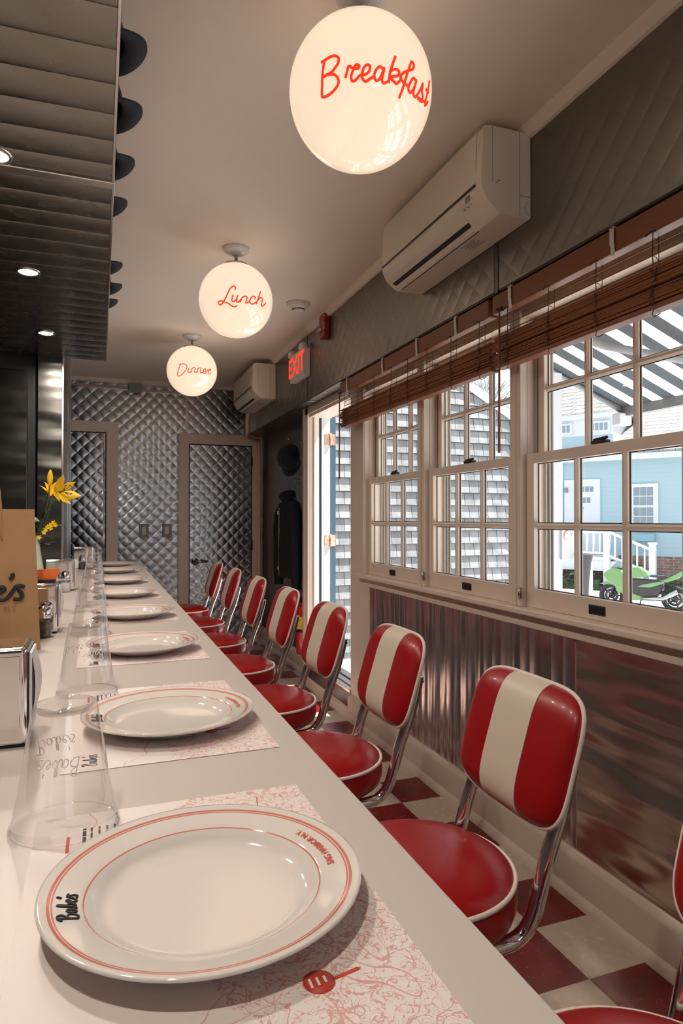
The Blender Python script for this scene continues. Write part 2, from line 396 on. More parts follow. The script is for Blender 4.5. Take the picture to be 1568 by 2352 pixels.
def awn(name, col, tr):
    m, nt, b = newmat(name); out = nt.nodes['Material Output']
    b.inputs['Base Color'].default_value = (*col, 1); b.inputs['Roughness'].default_value = .8
    t = N(nt, 'ShaderNodeBsdfTranslucent'); t.inputs[0].default_value = (*col, 1)
    mx = N(nt, 'ShaderNodeMixShader'); mx.inputs[0].default_value = tr
    nt.links.new(b.outputs[0], mx.inputs[1]); nt.links.new(t.outputs[0], mx.inputs[2]); nt.links.new(mx.outputs[0], out.inputs[0]); return m
M['awnw'] = awn('white_canvas', (.75, .75, .75), .4)
M['awnb'] = awn('dark_canvas', (.10, .12, .14), .25)
M['bikeg'] = mat('green_fairing', (.15, .30, .10), .25, coat=.6)
M['tyre'] = mat('tyre_rubber', (.03, .03, .03), .8)
M['engine'] = mat('dark_engine', (.06, .055, .055), .4, metal=.6)
M['seatb'] = mat('bike_seat', (.03, .05, .08), .5)
M['winpane'] = mat('far_window_pane', (.22, .27, .30), .1, spec=.8)
M['hedge'] = mat('hedge_leaves', (.06, .09, .04), .7, noise_s=6, noise_a=.8)
M['bark'] = mat('grey_bark', (.25, .25, .24), .9)
# ------------------------------------------------------------------ room shell
def struct(o, label=None): o['kind'] = 'structure'; return tag(o, label)
CZ = 2.51           # ceiling
YB = 6.45           # back wall
HX = 1.34           # header face
WX = 1.44           # window wall face
HB = 2.027          # header bottom
struct(MB().box(-2.2, -2.6, -.1, 1.56, YB + .1, 0).build('floor', M['floor']), 'red and cream checkered tile floor')
struct(MB().box(-2.2, -2.6, CZ, 1.6, YB + .1, CZ + .1).build('ceiling', M['ceil']), 'beige painted ceiling')
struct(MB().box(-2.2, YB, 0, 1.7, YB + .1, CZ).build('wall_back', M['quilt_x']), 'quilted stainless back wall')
struct(MB().box(-2.3, -2.6, 0, -2.2, YB + .1, CZ).build('wall_left', M['plainsteel']), 'steel kitchen wall')
# wall behind the camera with an unseen window opening added to let in daylight
w = MB().box(-2.2, -2.6, 0, 1.6, -2.5, .7).box(-2.2, -2.6, 2.1, 1.6, -2.5, CZ).box(-2.2, -2.6, .7, .2, -2.5, 2.1).box(1.3, -2.6, .7, 1.6, -2.5, 2.1)
struct(w.build('wall_front', M['trim']), 'painted front wall with a wide window added for daylight')
MB().box(.2, -2.56, .7, 1.3, -2.556, 2.1).build('window_5', M['glass'])['kind'] = 'structure'  # pane of the added opening that brightens the room from behind
# back wall sheet joint
struct(MB().box(.772, YB - .004, 2.06, .790, YB, CZ).build('trim_1', M['chrome2']), 'steel joint strip above the back door')
# header: three bent sheets with open joints
hd = empty('wall_right_header', kind='structure'); hd['label'] = 'steel clad header above the windows'
ys = [-2.5, 2.035, 4.35, YB]
for a, b in zip(ys[:-1], ys[1:]):
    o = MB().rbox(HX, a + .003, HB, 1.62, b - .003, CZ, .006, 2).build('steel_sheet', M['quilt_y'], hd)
    MB().box(HX - .003, b - .022, HB - .003, HX + .02, b - .005, CZ - .001).build('joint_strip', M['darksteel'], hd)
# right wall below/between: solid pieces
wr = MB()
wr.box(WX, 3.524, 0, 1.57, 3.756, HB)               # post between door and windows
wr.box(WX, 4.71, 0, 1.57, 4.76, HB)                 # beyond the door
wr.box(WX, -2.5, 0, 1.57, .42, HB)                  # toward the camera side
wr.box(WX + .012, .42, 0, 1.57, 3.524, .86)         # below the sills
wr.box(WX + .01, .42, 1.955, 1.57, 3.524, HB)       # above the windows
wr.box(WX, 3.756, 1.975, 1.57, 4.71, HB)
wr.box(WX + .02, 3.756, -.1, 1.57, 4.71, .165)
struct(wr.build('wall_right', M['trim']), 'painted right wall around the windows and the open door')
struct(MB().box(1.53, 4.76, 0, 1.7, YB, CZ).build('wall_right_alcove', M['darksteel']), 'dark steel wall of the coat alcove')
# dado sheets
struct(MB().box(WX + .004, 1.742, .14, WX + .012, 3.47, .825).build('trim_2', M['dado1']), 'pleated steel dado sheet under the far windows')
struct(MB().box(WX + .004, .42, .14, WX + .012, 1.734, .825).build('trim_3', M['dado2']), 'wavy steel dado sheet under the near window')
struct(MB().box(WX - .002, 3.46, .0, WX + .012, 3.53, .86).build('trim_4', M['trim']), 'painted vertical trim at the dado end')
struct(MB().rbox(WX - .004, .42, .822, WX + .02, 3.53, .872, .003).build('trim_5', M['trim']), 'painted apron under the window sill')
s = MB().rbox(WX - .045, .42, .872, 1.50, 3.60, .893, .005, 3)
struct(s.build('trim_6', M['trim']), 'painted window sill ledge')
# baseboards
def baseb(name, y0, y1, h, x=1.42, lab=''):
    b = MB().prism([(x, 0), (1.53, 0), (1.53, h), (x + .014, h), (x + .004, h - .012), (x, h - .02)], y0, y1)
    b.prism([(x - .02, 0), (x, 0), (x, .03), (x - .006, .027), (x - .016, .014)], y0, y1)
    return struct(edge_split(b.build(name, M['trim'])), lab)
baseb('baseboard_right', -2.5, 3.756, .142, lab='cream baseboard under the windows')
baseb('baseboard_threshold', 3.756, 4.71, .055, lab='low cream baseboard under the door threshold')
baseb('baseboard_alcove', 4.71, YB, .142, 1.505, 'cream baseboard in the alcove')
struct(MB().box(WX - .004, 3.756, .055, WX + .02, 4.71, .145).build('trim_7', M['rust']), 'dark riser under the door threshold')
t = MB().rbox(WX - .006, 3.756, .145, 1.60, 4.62, .168, .004).box(WX + .03, 3.756, .168, WX + .045, 4.62, .174).box(WX + .09, 3.756, .168, WX + .10, 4.62, .176)
struct(t.build('trim_8', M['chrome2']), 'metal door threshold')
# crown strips
struct(MB().prism([(HX, CZ), (HX, CZ - .035), (HX - .012, CZ - .033), (HX - .03, CZ - .012), (HX - .034, CZ)], -2.5, YB).build('trim_9', M['ceil']), 'narrow crown along the header')
struct(MB().box(-2.2, YB - .02, CZ - .035, HX, YB, CZ).build('trim_10', M['trim']), 'narrow crown along the back wall')

# ------------------------------------------------------------------ entrance door, folded back outside
d3 = struct(empty('door_3', (0, 0, 0)), 'open entrance door with slate blue edge and copper hinges')
c = MB()
c.rbox(WX - .014, 4.60, .16, WX, 4.712, 1.985 + .05, .003)
c.rbox(WX - .022, 4.655, .16, WX - .012, 4.70, 1.985 + .05, .003)
c.rbox(WX - .014, 3.756, 1.975, WX, 4.712, 2.027, .003)
c.build('casing', M['trim'], d3)
j = MB().rbox(WX, 4.60, .168, WX + .075, 4.625, 1.975, .002).rbox(WX + .03, 4.585, .168, WX + .05, 4.60, 1.975, .003).rbox(WX + .0, 3.756, 1.955, 1.6, 4.61, 1.975, .002)
j.build('jamb', M['trim'], d3)
MB().box(WX + .078, 4.603, .168, WX + .092, 4.625, 1.96).build('weather_seal', M['black'], d3)
MB().rbox(WX + .094, 4.60, .168, 1.600, 4.625, 1.975, .002).build('outer_jamb', M['whiteout'], d3)
leaf = MB().rbox(1.604, 4.612, .175, 1.650, 5.44, 1.955, .002).build('door_leaf', M['doorpaint'], d3)
for z in (1.80, 1.05, .35):
    h = MB().box(1.560, 4.597, z - .042, 1.600, 4.600, z + .042).box(1.604, 4.609, z - .042, 1.645, 4.612, z + .042)
    h.tube([(1.602, 4.594, z - .045), (1.602, 4.594, z + .045)], .008, 10)
    for k in (-.03, 0, .03):
        h.lathe([(0, -.002), (.004, -.0015), (.0045, 0)], (1.572 + (k == 0) * .012, 4.5965, z + k), 8, axis='y')
        h.lathe([(0, -.002), (.004, -.0015), (.0045, 0)], (1.632 - (k == 0) * .012, 4.6085, z + k), 8, axis='y')
    h.build('hinge', M['copper'], d3)

# ------------------------------------------------------------------ windows
ZS, ZT = .893, 1.955
def sash(x0, x1, y0, y1, z0, z1, bot, top, name, parent):
    m = MB(); st = .042; mu = .010
    m.rbox(x0, y0, z0, x1, y0 + st, z1, .002, 1); m.rbox(x0, y1 - st, z0, x1, y1, z1, .002, 1)
    m.rbox(x0 + .0004, y0 + .002, z0 + .0004, x1 - .0004, y1 - .002, z0 + bot, .002, 1); m.rbox(x0 + .0004, y0 + .002, z1 - top, x1 - .0004, y1 - .002, z1 - .0004, .002, 1)
    gw = y1 - y0 - 2 * st
    zc = (z0 + bot + z1 - top) / 2
    e = .004
    for k in (1, 2):
        y = y0 + st + gw * k / 3
        m.prism([(x0 + e, y - mu * .35), (x0 + .012, y - mu), (x1 - e, y - mu), (x1 - e, y + mu), (x0 + .012, y + mu), (x0 + e, y + mu * .35)], z0 + bot - .002, z1 - top + .002, axis='z')
    m.prism([(x0 + e + .0015, zc - mu * .35), (x0 + .0135, zc - mu), (x1 - e - .001, zc - mu), (x1 - e - .001, zc + mu), (x0 + .0135, zc + mu), (x0 + e + .0015, zc + mu * .35)], y0 + st - .002, y1 - st + .002, axis='y')
    o = m.build(name, M['trim'], parent, fix=False)
    g = MB().quad((x1 - .008, y0 + .02, z0 + .02), (x1 - .008, y1 - .02, z0 + .02), (x1 - .008, y1 - .02, z1 - .02), (x1 - .008, y0 + .02, z1 - .02))
    g.build('pane', M['glass'], o)
    # dark glazing gasket line on each light
    k_ = MB()
    for i in range(3):
        a = y0 + st + gw * i / 3 + (mu if i else 0); b = y0 + st + gw * (i + 1) / 3 - (mu if i < 2 else 0)
        for (za, zb) in ((z0 + bot, zc - mu), (zc + mu, z1 - top)):
            k_.box(x1 - .012, a, za, x1 - .009, a + .003, zb).box(x1 - .012, b - .003, za, x1 - .009, b, zb)
            k_.box(x1 - .012, a, za, x1 - .009, b, za + .003).box(x1 - .012, a, zb - .003, x1 - .009, b, zb)
    k_.build('glazing_bead', M['black'], o)
    return o
def window(n, y0, y1, lab):
    w = struct(empty('window_%d' % n, (0, 0, 0)), lab)
    c = MB()
    # inner stops and jamb linings
    for (a, b) in ((y0 - .026, y0), (y1, y1 + .026)):
        c.rbox(WX - .012, a, ZS, WX + .02, b, ZT + .02, .004, 2)
        c.box(WX + .02, a, ZS, 1.57, b, ZT)
    c.box(WX, y0 - .02, ZT - .012, 1.57, y1 + .02, ZT + .004)
    c.box(1.50, y0 - .02, ZS - .04, 1.575, y1 + .02, ZS)
    c.build('jamb_lining', M['trim'], w)
    tr = MB()
    for yy, sg in ((y0, 1), (y1, -1)):
        for x in (1.488, 1.530, 1.546, 1.560): tr.box(x, yy, ZS, x + .004, yy + sg * .014, ZT)
    tr.build('storm_track', M['track'], w)
    lo = sash(1.452, 1.484, y0 + .003, y1 - .003, ZS, 1.445, .068, .036, 'lower_sash', w)
    up = sash(1.496, 1.526, y0 + .005, y1 - .005, 1.412, ZT - .005, .034, .04, 'upper_sash', w)
    yc = (y0 + y1) / 2
    MB().rbox(1.449, yc - .036, ZS + .018, 1.4535, yc + .036, ZS + .048, .002).box(1.447, yc - .028, ZS + .024, 1.4495, yc + .028, ZS + .028).build('sash_lift', M['black'], lo)
    MB().rbox(1.452, yc - .03, 1.445, 1.482, yc + .03, 1.457, .005).tube([(1.46, yc + .02, 1.458), (1.462, yc - .035, 1.462)], .005).build('sash_lock', M['black'], lo)
    for yy in (y0 + .008, y1 - .008):
        pass
    hk = MB().rbox(WX - .016, y1 - .012, ZS + .03, WX - .010, y1 + .012, ZS + .07, .002).tube([(WX - .018, y1, ZS + .028), (WX - .018, y1, ZS + .072)], .004)
    if n != 1: hk.build('sash_stop', M['chrome2'], w)
    return w
window(1, 2.835, 3.505, 'farthest six over six window beside the door post')
window(2, 2.075, 2.765, 'middle window looking onto grey shingles')
window(3, 1.285, 2.010, 'nearest window looking onto the blue house and motorcycle')
window(4, .495, 1.220, 'window beyond the right picture edge')
mu = MB()
for (a, b) in ((2.765, 2.835), (2.010, 2.075), (1.220, 1.285), (.42, .495), (3.505, 3.53)):
    mu.box(WX + .006, a + .003, ZS - .02, 1.572, b - .003, ZT + .01)
    mc = (a + b) / 2
    mu.rbox(WX - .018, mc - .009, ZS, WX + .008, mc + .009, ZT + .01, .004, 2)
struct(mu.build('trim_11', M['trim']), 'painted mullions between the windows')

# ------------------------------------------------------------------ back wall doors
def back_door(n, x0, x1, ztop_in, ztop_out, tw, lab, hinge_right=True):
    d = struct(empty('door_%d' % n, (0, 0, 0)), lab)
    f = MB()
    f.rbox(x0 - tw, YB - .022, 0, x0, YB - .0005, ztop_out, .003); f.rbox(x1, YB - .022, 0, x1 + tw, YB - .0005, ztop_out, .003)
    f.rbox(x0 - tw, YB - .0225, ztop_in, x1 + tw, YB - .0006, ztop_out, .003)
    f.build('casing', M['trim'], d)
    MB().box(x0, YB - .010, 0.01, x0 + .006, YB - .001, ztop_in).box(x1 - .006, YB - .010, .01, x1, YB - .001, ztop_in).box(x0, YB - .010, ztop_in - .006, x1, YB - .001, ztop_in).build('door_gap', M['dark'], d)
    MB().rbox(x0 + .007, YB - .014, .012, x1 - .007, YB - .0015, ztop_in - .008, .003).build('door_leaf', M['quilt_x'], d)
    return d
d1 = back_door(1, -.75, .055, 2.01, 2.108, .105, 'quilted steel door behind the counter end')
MB().rbox(.028, YB - .02, .012, .046, YB - .013, 2.0, .003).build('edge_strip', M['chrome'], d1)
k = MB().lathe([(.026, 0), (.026, .004), (.012, .01), (.010, .03), (.024, .045), (.028, .06), (.022, .074), (0, .078)], (0, 0, 0), 24, axis='y')
for i, v in enumerate(k.v): k.v[i] = (v[0] - .018, YB - .014 - v[1], v[2] + .84)
k.build('door_knob', M['chrome'], d1)
d2 = back_door(2, .803, 1.419, 1.935, 2.035, .10, 'quilted steel restroom door with lever handle')
k = MB().lathe([(.036, 0), (.036, .006), (.030, .010), (.014, .012), (.012, .045)], (0, 0, 0), 28, axis='y')
for i, v in enumerate(k.v): k.v[i] = (v[0] + .862, YB - .014 - v[1], v[2] + .80)
k.tube([(.862, YB - .055, .80), (.90, YB - .06, .80), (.985, YB - .058, .798)], [.012, .011, .009], 12)
k.build('lever_handle', M['chrome'], d2)
for z in (1.78, .95, .25):
    MB().rbox(1.412, YB - .026, z - .045, 1.424, YB - .012, z + .045, .002).tube([(1.418, YB - .026, z - .048), (1.418, YB - .026, z + .048)], .006).build('hinge', M['black'], d2)
# outlet and switch
def plate_(x, z, name, lab, cat, rocker):
    t = empty(name, (x, YB, z), label=lab, cat=cat)
    MB().rbox(-.041, -.008, -.062, .041, -.0005, .062, .003).build('face_plate', M['plate_steel'], t)
    MB().box(-.043, -.005, -.064, .043, -.0002, .064).build('shadow_gap', M['black'], t)
    if rocker:
        MB().rbox(-.018, -.012, -.034, .018, -.007, .034, .002).build('rocker', M['wplastic'], t)
    else:
        MB().rbox(-.018, -.011, -.036, .018, -.007, .036, .002).build('socket_face', M['wplastic'], t)
        s_ = MB()
        for zz in (-.018, .018):
            s_.box(-.009, -.012, zz - .004, -.006, -.0108, zz + .006).box(.006, -.012, zz - .004, .009, -.0108, zz + .006)
            s_.lathe([(0, -.012), (.003, -.0118)], (0, 0, zz - .010), 8, axis='y')
        s_.build('slots', M['black'], t)
    return t
plate_(.39, 1.10, 'power_outlet', 'steel plated power outlet on the quilted wall, left of the light switch', 'outlet', False)
plate_(.60, 1.10, 'light_switch', 'steel plated rocker light switch on the quilted wall beside the door casing', 'switch', True)
# raceway + junction box under the ceiling
tag(MB().rbox(-1.9, YB - .03, 2.415, .245, YB - .0005, 2.445, .004).rbox(.365, YB - .025, 2.405, .77, YB - .0005, 2.43, .004).build('cable_raceway', M['chrome2']), 'flat metal cable raceway along the back wall under the ceiling', 'raceway')
jb = tag(MB().rbox(.25, YB - .06, 2.392, .365, YB - .0005, 2.475, .004).build('junction_box', M['grey']), 'grey square electrical box on the back wall raceway', 'junction box')
for dx in (-.045, .045): MB().lathe([(0, -.004), (.004, -.003), (.005, 0)], (.3075 + dx, YB - .060, 2.404), 8, axis='y').build('screw', M['chrome'], jb)
# white drain pipe in the corner
pp = [(1.25, 6.02, 2.21), (1.25, 6.10, 2.12), (1.25, 6.36, 2.09), (1.25, 6.385, 2.06), (1.25, 6.385, 2.05)]
pp = [(1.28, 5.98, 2.20), (1.28, 6.02, 2.12), (1.29, 6.05, 2.04), (1.30, 6.12, 1.99), (1.38, 6.30, 1.985), (1.45, 6.385, 1.975), (1.478, 6.40, 1.93), (1.482, 6.40, 1.2), (1.482, 6.40, .02)]
dp = tag(MB().tube(catmull(pp, 3), .016, 12).build('drain_pipe', M['trim']), 'cream drain pipe running from the far air conditioner down the corner', 'pipe')
for z in (1.6, .9): MB().tube([(1.482, 6.40, z - .01), (1.482, 6.40, z + .01)], .021, 12).build('pipe_clip', M['trim'], dp)
# ------------------------------------------------------------------ soffit over the kitchen side
SB = 2.10; ST = 2.14; SX = .030; SY = 3.93
so = tag(empty('soffit', (0, 0, 0)), 'ribbed stainless soffit over the counter with recessed lights', 'soffit', kind='structure')
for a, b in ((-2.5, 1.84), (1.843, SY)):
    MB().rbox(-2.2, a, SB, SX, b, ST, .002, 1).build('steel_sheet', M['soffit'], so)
MB().rbox(-2.2, 1.825, SB - .006, SX + .004, 1.86, SB + .03, .002, 1).build('joint_flange', M['chrome2'], so)
MB().rbox(SX - .004, -2.5, SB - .003, SX + .003, SY + .002, SB + .02, .001, 1).build('edge_trim', M['chrome2'], so)
for i, (y, wh) in enumerate(((.20, 'added out of view by the camera for more light'), (1.00, 'nearest the camera, beyond the left picture edge'), (1.79, 'nearest of the three in view'), (2.60, 'middle one of the three in view'), (3.43, 'farthest one, above the flowers'))):  # first entry is an unseen extra lamp, put in to brighten the interior
    t = empty('recessed_light', (-.245, y, SB), label='small round recessed downlight in the soffit, ' + wh, cat='downlight', group='recessed lights in the steel soffit')
    MB().lathe([(.031, -.001), (.033, -.005), (.040, -.004), (.042, 0)], n=32).build('trim_ring', M['chrome2'], t)
    MB().lathe([(0, -.0025), (.020, -.0025), (.031, -.002)], n=32).build('lens', M['puck'], t)

# steel post, fridge
struct(MB().rbox(-.322, 3.935, 0, -.196, 4.94, CZ, .003).build('wall_post', M['poststeel']), 'plain stainless post at the end of the kitchen')
struct(MB().box(-.199, 4.60, .9, -.190, 4.61, CZ).rbox(-.200, 3.930, .9, -.188, 3.945, CZ, .002).rbox(-.20, 4.925, .9, -.188, 4.945, CZ, .002).build('trim_12', M['chrome2']), 'bright corner strip of the steel post')
fr = tag(empty('refrigerator', (-.86, 4.0, 0)), 'tall black framed refrigerator with steel door at far left', 'refrigerator')
MB().rbox(-.50, 0, 0, .528, .70, 2.24, .006).build('body', M['black'], fr)
dr = MB().rbox(-.50, -.02, .10, .486, -.001, 2.03, .004).build('door', M['poststeel'], fr)
MB().tube([(-.42, -.03, .95), (-.42, -.07, .98), (-.42, -.07, 1.5), (-.42, -.03, 1.53)], .010, 10).build('handle', M['chrome2'], dr)

# ------------------------------------------------------------------ counter
ct = tag(empty('lunch_counter', (0, 0, 0)), 'long pale laminate lunch counter running toward the back wall', 'counter')
MB().rbox(-.62, -.9, .868, .263, 3.925, .910, .004, 3).rbox(-.183, 3.90, .8685, .263, 4.86, .9102, .004, 3).build('countertop', M['top'], ct)
MB().box(-.55, -.85, .0, -.02, 3.90, .868).box(-.183, 3.90, .0, -.02, 4.80, .868).build('cabinet', M['cabinet'], ct)
MB().tube([(.10, -.8, .19), (.10, 4.7, .19)], .022, 16).build('foot_rail', M['chrome'], ct)
for y in (-.5, .8, 2.1, 3.4, 4.5): MB().box(-.02, y - .02, .17, .10, y + .02, .205).build('rail_bracket', M['chrome2'], ct)

# ------------------------------------------------------------------ baseball caps resting on the soffit, brims over its edge
def make_cap(loc, rz, lab, grp):
    t = empty('baseball_cap', loc, rz, lab, 'cap', grp)
    n = 28; k = 9; vs = []; fs = []
    for i in range(k + 1):
        a = PI / 2 * i / k
        for j in range(n):
            th = 2 * PI * j / n
            vs.append((.092 * math.cos(a) ** .75 * math.cos(th), .078 * math.cos(a) ** .75 * math.sin(th), .004 + .105 * math.sin(a) + .012 * math.cos(th) * math.cos(a)))
    for i in range(k):
        for j in range(n): fs.append((i * n + j, i * n + (j + 1) % n, (i + 1) * n + (j + 1) % n, (i + 1) * n + j))
    m = MB().add(vs, fs, 0, True)
    for q in range(3):
        th = PI * q / 3 + .5
        m.tube([(.093 * math.cos(a) ** .75 * math.cos(th) * sg, .079 * math.cos(a) ** .75 * math.sin(th) * sg, .005 + .105 * math.sin(a) + .012 * math.cos(th) * sg * math.cos(a)) for sg, a in [(1, .1 + .15 * w_) for w_ in range(10)] + [(-1, 1.45 - .15 * w_) for w_ in range(10)]], .0010, 4)
    o = m.build('crown', M['navy'], t)
    b = MB(); vs = []; fs = []; nn = 18
    for i in range(nn + 1):
        th = -PI / 2 * .93 + PI * .93 * i / nn; cth, sth = math.cos(th), math.sin(th)
        for f in (0, .5, 1):
            ext = .046 * cth ** .35 * f
            x = .088 * cth ** .8 + ext; y = .083 * sth * (1 + .0 * f)
            vs.append((x, y, .010 + .012 * cth - 2.2 * y * y * (.4 + .9 * f) + .004 * f))
    for i in range(nn):
        for q in (0, 1): fs.append((3 * i + q, 3 * i + q + 1, 3 * i + q + 4, 3 * i + q + 3))
    b.add(vs, fs, 0, True); o = b.build('brim', M['navy'], t)
    sm = o.modifiers.new('s', 'SOLIDIFY'); sm.thickness = .004
    MB().lathe([(0, .006), (.006, .004), (.008, 0)], (0, 0, .108), 14).build('button', M['navy'], t)
    return t
caps = [(1.395, 0, 'nearest the camera'), (1.615, .004, 'second from the camera'), (1.855, -.002, 'third from the camera'), (2.10, -.012, 'fourth from the camera, before the gap'),
        (2.615, -.010, 'first after the gap'), (2.855, -.004, 'second last from the camera'), (3.06, -.016, 'farthest of the row')]
cap0 = None
for y, dx, wh in caps:
    if cap0 is None: c = cap0 = make_cap((0, 0, 0), 0, '', 'navy caps along the soffit edge')
    else: c = copy_tree(cap0)
    c.location = (-.046 + dx, y, ST + .009); c['label'] = 'navy baseball cap on the soffit edge, ' + wh

# ------------------------------------------------------------------ globes
G_B = [[(-.91,-.132),(-.851,-.121),(-.769,-.104),(-.71,-.109),(-.667,-.138),(-.668,-.187),(-.7,-.229),(-.773,-.281),(-.852,-.294),(-.901,-.304)],[(-.866,-.295),(-.776,-.304),(-.729,-.324),(-.692,-.369),(-.692,-.416),(-.725,-.457),(-.803,-.498),(-.897,-.519),(-.972,-.513),(-.982,-.49),(-.945,-.394),(-.919,-.304),(-.889,-.205),(-.857,-.124)],[(-.589,-.38),(-.56,-.314),(-.532,-.255),(-.479,-.284),(-.417,-.289),(-.394,-.264),(-.427,-.247),(-.455,-.262),(-.486,-.321),(-.508,-.375),(-.496,-.422),(-.448,-.415),(-.377,-.362),(-.319,-.358),(-.263,-.319),(-.257,-.262),(-.299,-.25),(-.338,-.288),(-.36,-.353),(-.353,-.399),(-.311,-.431),(-.258,-.406),(-.201,-.37)],[(-.073,-.277),(-.128,-.257),(-.172,-.298),(-.193,-.356),(-.174,-.405),(-.137,-.41),(-.095,-.354),(-.063,-.26),(-.077,-.351),(-.078,-.407),(-.047,-.426),(.007,-.401),(.027,-.371)],[(.081,-.094),(.047,-.203),(.022,-.305),(.026,-.413)],[(.03,-.275),(.102,-.241),(.154,-.254),(.14,-.306),(.041,-.344),(.103,-.383),(.147,-.391),(.19,-.34),(.204,-.307)],[(.238,-.536),(.264,-.386),(.285,-.241),(.318,-.121),(.344,-.068),(.383,-.088),(.377,-.142),(.291,-.198),(.214,-.255),(.19,-.311),(.253,-.351),(.335,-.358)],[(.471,-.248),(.4,-.245),(.364,-.322),(.355,-.386),(.414,-.415),(.452,-.338),(.472,-.242),(.461,-.335),(.472,-.402),(.53,-.42),(.558,-.376),(.593,-.297),(.618,-.21),(.636,-.297),(.698,-.342),(.669,-.386),(.584,-.396)],[(.58,-.408),(.685,-.403),(.778,-.354)],[(.805,-.073),(.798,-.211),(.805,-.341),(.845,-.377),(.887,-.296)],[(.726,-.223),(.834,-.213)]]
G_L = [[(-.224,-.038),(-.203,.011),(-.249,.058),(-.307,.029),(-.361,-.036),(-.406,-.13),(-.468,-.241),(-.535,-.33),(-.593,-.389),(-.661,-.406),(-.703,-.369),(-.676,-.32),(-.605,-.311),(-.512,-.342),(-.41,-.381),(-.309,-.448),(-.226,-.465),(-.155,-.435)],[(-.266,-.165),(-.295,-.253),(-.302,-.315),(-.264,-.345),(-.213,-.312),(-.174,-.249),(-.144,-.175),(-.174,-.279),(-.173,-.341),(-.133,-.344),(-.1,-.316),(-.057,-.261)],[(-.016,-.19),(-.051,-.271),(-.079,-.35)],[(-.042,-.239),(.018,-.191),(.073,-.179),(.103,-.201),(.086,-.276),(.073,-.329),(.099,-.349),(.155,-.313),(.186,-.272)],[(.327,-.215),(.336,-.161),(.284,-.144),(.225,-.182),(.19,-.25),(.191,-.313),(.247,-.346),(.322,-.327),(.378,-.268)],[(.501,.024),(.451,-.103),(.412,-.229),(.397,-.328)],[(.413,-.24),(.471,-.157),(.542,-.129),(.58,-.157),(.572,-.245),(.573,-.305),(.615,-.327),(.679,-.283),(.73,-.208)]]
G_D = [[(-.65,.06),(-.565,.067),(-.452,.067),(-.367,.038),(-.325,-.027),(-.332,-.098),(-.396,-.202),(-.494,-.305),(-.614,-.376),(-.722,-.394),(-.756,-.349),(-.716,-.235),(-.651,-.088),(-.577,.056)],[(-.247,-.103),(-.281,-.19),(-.283,-.248),(-.241,-.267),(-.181,-.246),(-.15,-.221)],[(-.244,-.032),(-.242,-.04)],[(-.119,-.08),(-.144,-.186),(-.153,-.268)],[(-.138,-.128),(-.074,-.072),(-.022,-.068),(-.004,-.108),(-.026,-.179),(-.037,-.238),(0,-.256),(.048,-.232),(.077,-.2)],[(.103,-.069),(.087,-.17),(.079,-.253)],[(.088,-.123),(.151,-.064),(.2,-.064),(.218,-.109),(.205,-.181),(.209,-.234),(.249,-.247),(.312,-.215),(.39,-.181),(.44,-.114),(.409,-.069),(.356,-.091),(.322,-.178),(.336,-.242),(.386,-.258),(.451,-.213),(.507,-.127),(.533,-.068),(.59,-.1),(.673,-.085),(.67,-.043),(.612,-.06),(.577,-.126),(.556,-.202),(.579,-.24),(.644,-.228),(.712,-.168)]]
GR = .175
for (x, y, S, word) in ((.60, 1.497, G_B, 'Breakfast'), (.61, 3.127, G_L, 'Lunch'), (.61, 4.73, G_D, 'Dinner')):
    t = empty('globe_light', (x, y, CZ), label='round milk glass ceiling globe lettered %s in red script' % word, cat='pendant light', group='lit globe lamps over the counter')
    zc = 1.21 + 1.047 - CZ
    gl = MB().lathe([(.055, GR * .955)] + [(GR * math.cos(a), GR * math.sin(a)) for a in [math.radians(d) for d in range(70, -90, -5)]] + [(0, -GR)], n=64).build('globe', M['globe'], t, loc=(0, 0, zc))
    lt = MB(); f = lambda lo, la: (GR * math.cos(la) * math.sin(lo), -GR * math.cos(la) * math.cos(lo), GR * math.sin(la))
    strokes(lt, S, f, .0032 if word != 'Dinner' else .0030, 8, 5); lt.build('lettering', M['redpaint'], gl)
    MB().lathe([(0, 0), (.063, 0), (.062, -.010), (.045, -.026), (.02, -.034), (0, -.034)], n=40).build('canopy', M['white'], t)
    MB().lathe([(.008, -.03), (.008, -.062), (.011, -.063), (.011, -.075), (.007, -.076), (.007, zc + GR * .95)], n=20).lathe([(.056, zc + GR * .945), (.058, zc + GR * .99), (.035, zc + GR * 1.02), (.0, zc + GR * 1.03)], n=32).build('stem', M['chrome2'], t)

